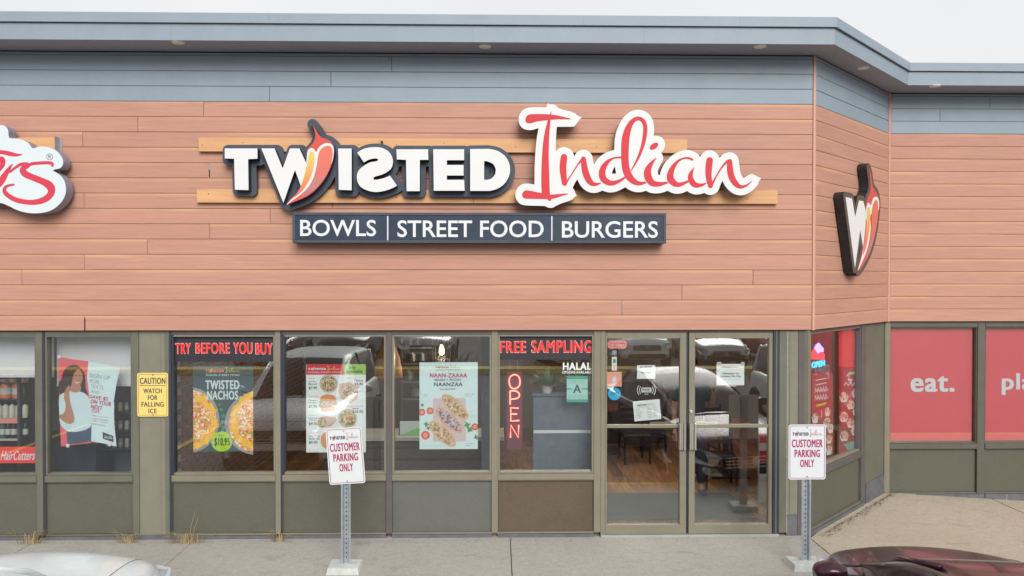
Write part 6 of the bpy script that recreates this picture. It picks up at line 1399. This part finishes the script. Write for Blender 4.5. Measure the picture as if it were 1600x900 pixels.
            ar = MB(); P_ = [(s_*(w+.004), yy+(r_+.045)*math.cos(a), r_+(r_+.045)*math.sin(a)) for a in [math.pi*k/12 for k in range(13)]]; ar.tube(P_, .03, 6); ar.build('wheel_arch', PLA if sv else pm, t)
            MB().lathe((s_*(w-.115), yy, r_), [(r_+.045, -.12), (r_+.045, .122)], 28, 0, axis=0).build('wheel_well', DARK, t)
    # face
    g = MB(); g.box((-.46, f-.10, hd-.42), (.46, f+.012, hd-.24), ch=0); gr = g.build('grille', PLA, t)
    for k in range(4): MB().box((-.44, f+.0125, hd-.41+k*.045), (.44, f+.022, hd-.395+k*.045)).build('grille_bar', CHRM, gr)
    MB().lathe((0, f+.024, hd-.33), [(.0, -.004), (.055, -.003), (.06, .006), (.0, .008)], 20, 0, axis=1).build('badge', CHRM, gr)
    MB().box((-.62, f-.14, hb+.08), (.62, f+.008, hb+.23)).build('lower_intake', PLA, t)
    for s_ in (-1, 1): MB().lathe((s_*.70, f-.06, hb+.17), [(.0, -.02), (.05, -.02), (.05, .05)], 16, 0, axis=1).build('fog_lamp', HLM, t)
    MB().box((-.15, -f-.012, .62), (.15, -f+.03, .75)).build('number_plate', PLT_, t)
    # bonnet shut line, wipers, door handles
    for s_ in (-1, 1):
        for yy in (.25, -.75): MB().box((s_*(w-.012), yy, bl-.18), (s_*(w+.012), yy+.17, bl-.155)).build('door_handle', pm, t)
    if near:       # shut lines and washer jets lie on the smoothed skin
        bpy.context.view_layer.update(); ev = body_o.evaluated_get(bpy.context.evaluated_depsgraph_get())
        def drop(x, y):
            hit, p, n_, _i = ev.ray_cast(Vector((x, y, 3)), Vector((0, 0, -1))); return np.array(p)+(0, 0, .0015) if hit else np.array((x, y, .9))
        for s_ in (-1, 1):
            MB().tube([drop(s_*(.60+.10*k/12), f-.14-(f-.14-yw-.05)*k/12)-(0, 0, .0005) for k in range(13)], .0026, 4).build('bonnet_seam', PLA, t)
            MB().tube([drop(s_*.36, yw-.02)+(0, 0, .02), drop(s_*.36-.30, yw+.02)+(0, 0, .025), drop(s_*.36-.55, yw+.0)+(0, 0, .02)], .009, 5).build('wiper', PLA, t)
        MB().tube([drop(-.62+1.24*k/16, yw+.045+.05*math.sin(math.pi*k/16)) for k in range(17)], .014, 5).build('cowl', PLA, t)
        MB().tube([drop(-.56+1.12*k/14, f-.125+.05*math.sin(math.pi*k/14)) for k in range(15)], .0026, 4).build('bonnet_seam', PLA, t)
    t.location = loc; t.rotation_euler.z = math.radians(rot); return t
GZc = GZ
MAR_P = paint('maroon_paint', (.042, .009, .020), .4); WH_P = paint('white_paint', (.70, .76, .78), .0); SV_P = paint('silver_paint', (.42, .42, .43), .6); GY_P = paint('graphite_paint', (.07, .075, .085), .5); RD_P = paint('red_paint', (.42, .03, .03), .2); BLU_P = paint('navy_paint', (.03, .045, .09), .4)
FR_Y = -2.62
car((3.12, -4.30, GZc), -11, MAR_P, 'sedan', 'maroon saloon car parked nose-in at the kerb beside the right parking sign', near=True)
car((-3.22, -2.58-2.32, GZc), 0, WH_P, 'suv', 'white SUV parked nose-in at the kerb, only its bonnet in view', near=True)
car((6.15, -3.3-2.37, GZc), 3, WH_P, 'suv', 'white SUV parked one bay right of the maroon car')
for k, (x, y, p, kd, rt, lab) in enumerate(((7.7, -19.5, SV_P, 'sedan', 0, 'silver saloon facing the shops across the car park'), (5.0, -19.6, WH_P, 'van', 0, 'white van facing the shops across the car park'), (10.3, -19.4, RD_P, 'sedan', 0, 'red saloon facing the shops across the car park'), (-5.2, -19.4, GY_P, 'suv', 0, 'graphite SUV facing the shops across the car park'), (-8.0, -19.5, BLU_P, 'sedan', 0, 'navy saloon facing the shops across the car park'), (2.2, -19.5, RD_P, 'van', 0, 'red van facing the shops across the car park'), (-2.4, -19.3, SV_P, 'suv', 0, 'silver SUV facing the shops across the car park'))):
    car((x, y, GZc), rt, p, kd, lab)

# ================================================================ PERSON INSIDE THE DOOR
SKIN = mat('skin', (.42, .24, .17), .5, var=.05); CLO = mat('black_shirt', (.03, .03, .035), .8, var=.15); TRO = mat('dark_trousers', (.035, .038, .05), .8, var=.15); HR = mat('black_hair', (.015, .012, .012), .6, var=.2)
def skin_obj(name, chains, m, parent, lv=2):
    V = []; E_ = []; R_ = []; roots = []
    for ch in chains:
        base = len(V)
        for k, (p, r) in enumerate(ch['p']):
            V.append(p); R_.append(r)
            if k: E_.append((base+k-1, base+k))
        if 'to' in ch: E_.append((ch['to'], base))
        else: roots.append(base)
    b = BASE[parent]
    me = bpy.data.meshes.new(name); me.from_pydata([tuple(np.array(v)-b) for v in V], E_, []); me.materials.append(m)
    o = link(name, me, parent); o.modifiers.new('skin', 'SKIN'); me.skin_vertices.new() if not me.skin_vertices else None
    for i, sv in enumerate(me.skin_vertices[0].data):
        r = R_[i]; sv.radius = r if isinstance(r, tuple) else (r, r); sv.use_root = i in roots
    o.modifiers['skin'].use_smooth_shade = True; subsurf(o, lv); return o
PX, PY = 2.60, 1.72
pe = thing('person', (PX, PY, 0), 'person in black inside the door, one bare forearm raised holding a phone', 'person')
J = lambda x, y, z: (PX+x, PY+y, z)
body = [dict(p=[(J(0, 0, .95), .13), (J(0, .01, 1.15), .12), (J(0, .01, 1.38), .13), (J(0, .01, 1.47), .075), (J(0, 0, 1.53), .055), (J(0, -.01, 1.60), .072), (J(0, -.015, 1.68), .088), (J(0, 0, 1.76), .06)]),
        dict(to=2, p=[(J(.17, .01, 1.42), .058), (J(.25, -.01, 1.16), .043), (J(.22, -.20, 1.33), .036), (J(.215, -.25, 1.38), .026), (J(.21, -.29, 1.42), .03)]),
        dict(to=2, p=[(J(-.17, .01, 1.42), .058), (J(-.24, .02, 1.15), .043), (J(-.25, -.03, .90), .033), (J(-.25, -.05, .86), .025), (J(-.25, -.055, .80), .03)]),
        dict(to=0, p=[(J(.10, 0, .88), .088), (J(.11, -.01, .50), .058), (J(.12, .02, .10), .036), (J(.12, -.03, .05), .036), (J(.13, -.13, .035), .03)]),
        dict(to=0, p=[(J(-.10, 0, .88), .088), (J(-.11, -.01, .50), .058), (J(-.12, .02, .10), .036), (J(-.12, -.03, .05), .036), (J(-.13, -.13, .035), .03)])]
for k in range(4):   # fingers curl round the phone / hang relaxed
    z = 1.405+k*.017; L_ = (.9, 1., 1.05, .92)[k]
    body.append(dict(p=[(J(.225, -.29, z), .0095), (J(.245, -.325*1.0, z+.004), .009), (J(.225, -.325-.03*L_, z+.008), .008), (J(.200, -.32-.025*L_, z+.010), .007)]))
    x = -.268+k*.012; body.append(dict(p=[(J(x, -.055-.012*k+.02, .79), .0095), (J(x+.002, -.06-.012*k+.02, .75), .009), (J(x+.010, -.066-.012*k+.02, .75-.035*L_), .008)]))
body.append(dict(p=[(J(.20, -.28, 1.43), .011), (J(.185, -.30, 1.465), .010), (J(.19, -.325, 1.49), .009)])); body.append(dict(p=[(J(-.24, -.075, .84), .011), (J(-.235, -.10, .80), .010), (J(-.235, -.105, .77), .009)]))
skin_obj('body', body, SKIN, pe)
skin_obj('shirt', [dict(p=[(J(0, .005, .92), .165), (J(0, .01, 1.12), .155), (J(0, .01, 1.38), .155), (J(0, .01, 1.46), .085)]), dict(to=2, p=[(J(.175, .01, 1.42), .078), (J(.235, .0, 1.22), .066)]), dict(to=2, p=[(J(-.175, .01, 1.42), .078), (J(-.232, .01, 1.22), .066)])], CLO, pe)
skin_obj('trousers', [dict(p=[(J(0, .005, .96), .145), (J(0, .005, .88), .14)]), dict(to=1, p=[(J(.10, 0, .80), .105), (J(.112, -.01, .50), .075), (J(.12, .02, .12), .06)]), dict(to=1, p=[(J(-.10, 0, .80), .105), (J(-.112, -.01, .50), .075), (J(-.12, .02, .12), .06)])], TRO, pe)
for s_ in (-1, 1): skin_obj('shoe', [dict(p=[(J(s_*.12, .04, .05), .045), (J(s_*.122, -.05, .04), .042), (J(s_*.13, -.17, .03), .034)])], DARK, pe)
skin_obj('hair', [dict(p=[(J(0, .045, 1.62), .06), (J(0, .03, 1.72), .085), (J(0, .0, 1.775), .075), (J(0, -.05, 1.775), .05)])], HR, pe)
for s_ in (-1, 1):
    MB().lathe(J(s_*.032, -.088, 1.675), [(.0, -.006), (.011, -.004), (.012, .006)], 10, 0, axis=1).build('eye', SW, pe); MB().lathe(J(s_*.032, -.095, 1.675), [(.0, -.003), (.005, -.002), (.005, .003)], 8, 0, axis=1).build('pupil', DARK, pe)
    MB().lathe(J(s_*.088, .0, 1.665), [(.012, -.012), (.028, 0), (.012, .012)], 10, 0, axis=0).build('ear', SKIN, pe)
MB().add([J(-.012, -.09, 1.64), J(.012, -.09, 1.64), J(0, -.118, 1.642), J(0, -.09, 1.69)], [(0, 2, 1), (0, 3, 2), (1, 2, 3)]).build('nose', SKIN, pe); MB().box(J(-.022, -.093, 1.608), J(.022, -.083, 1.616)).build('mouth', mat('lips', (.35, .12, .1), .5), pe)
tag(MB().box(J(.192, -.335, 1.40), J(.203, -.262, 1.545), ch=0).build('phone', BLACK, None, base=J(.197, -.3, 1.40)), 'black phone held up by the person inside the door', 'phone')
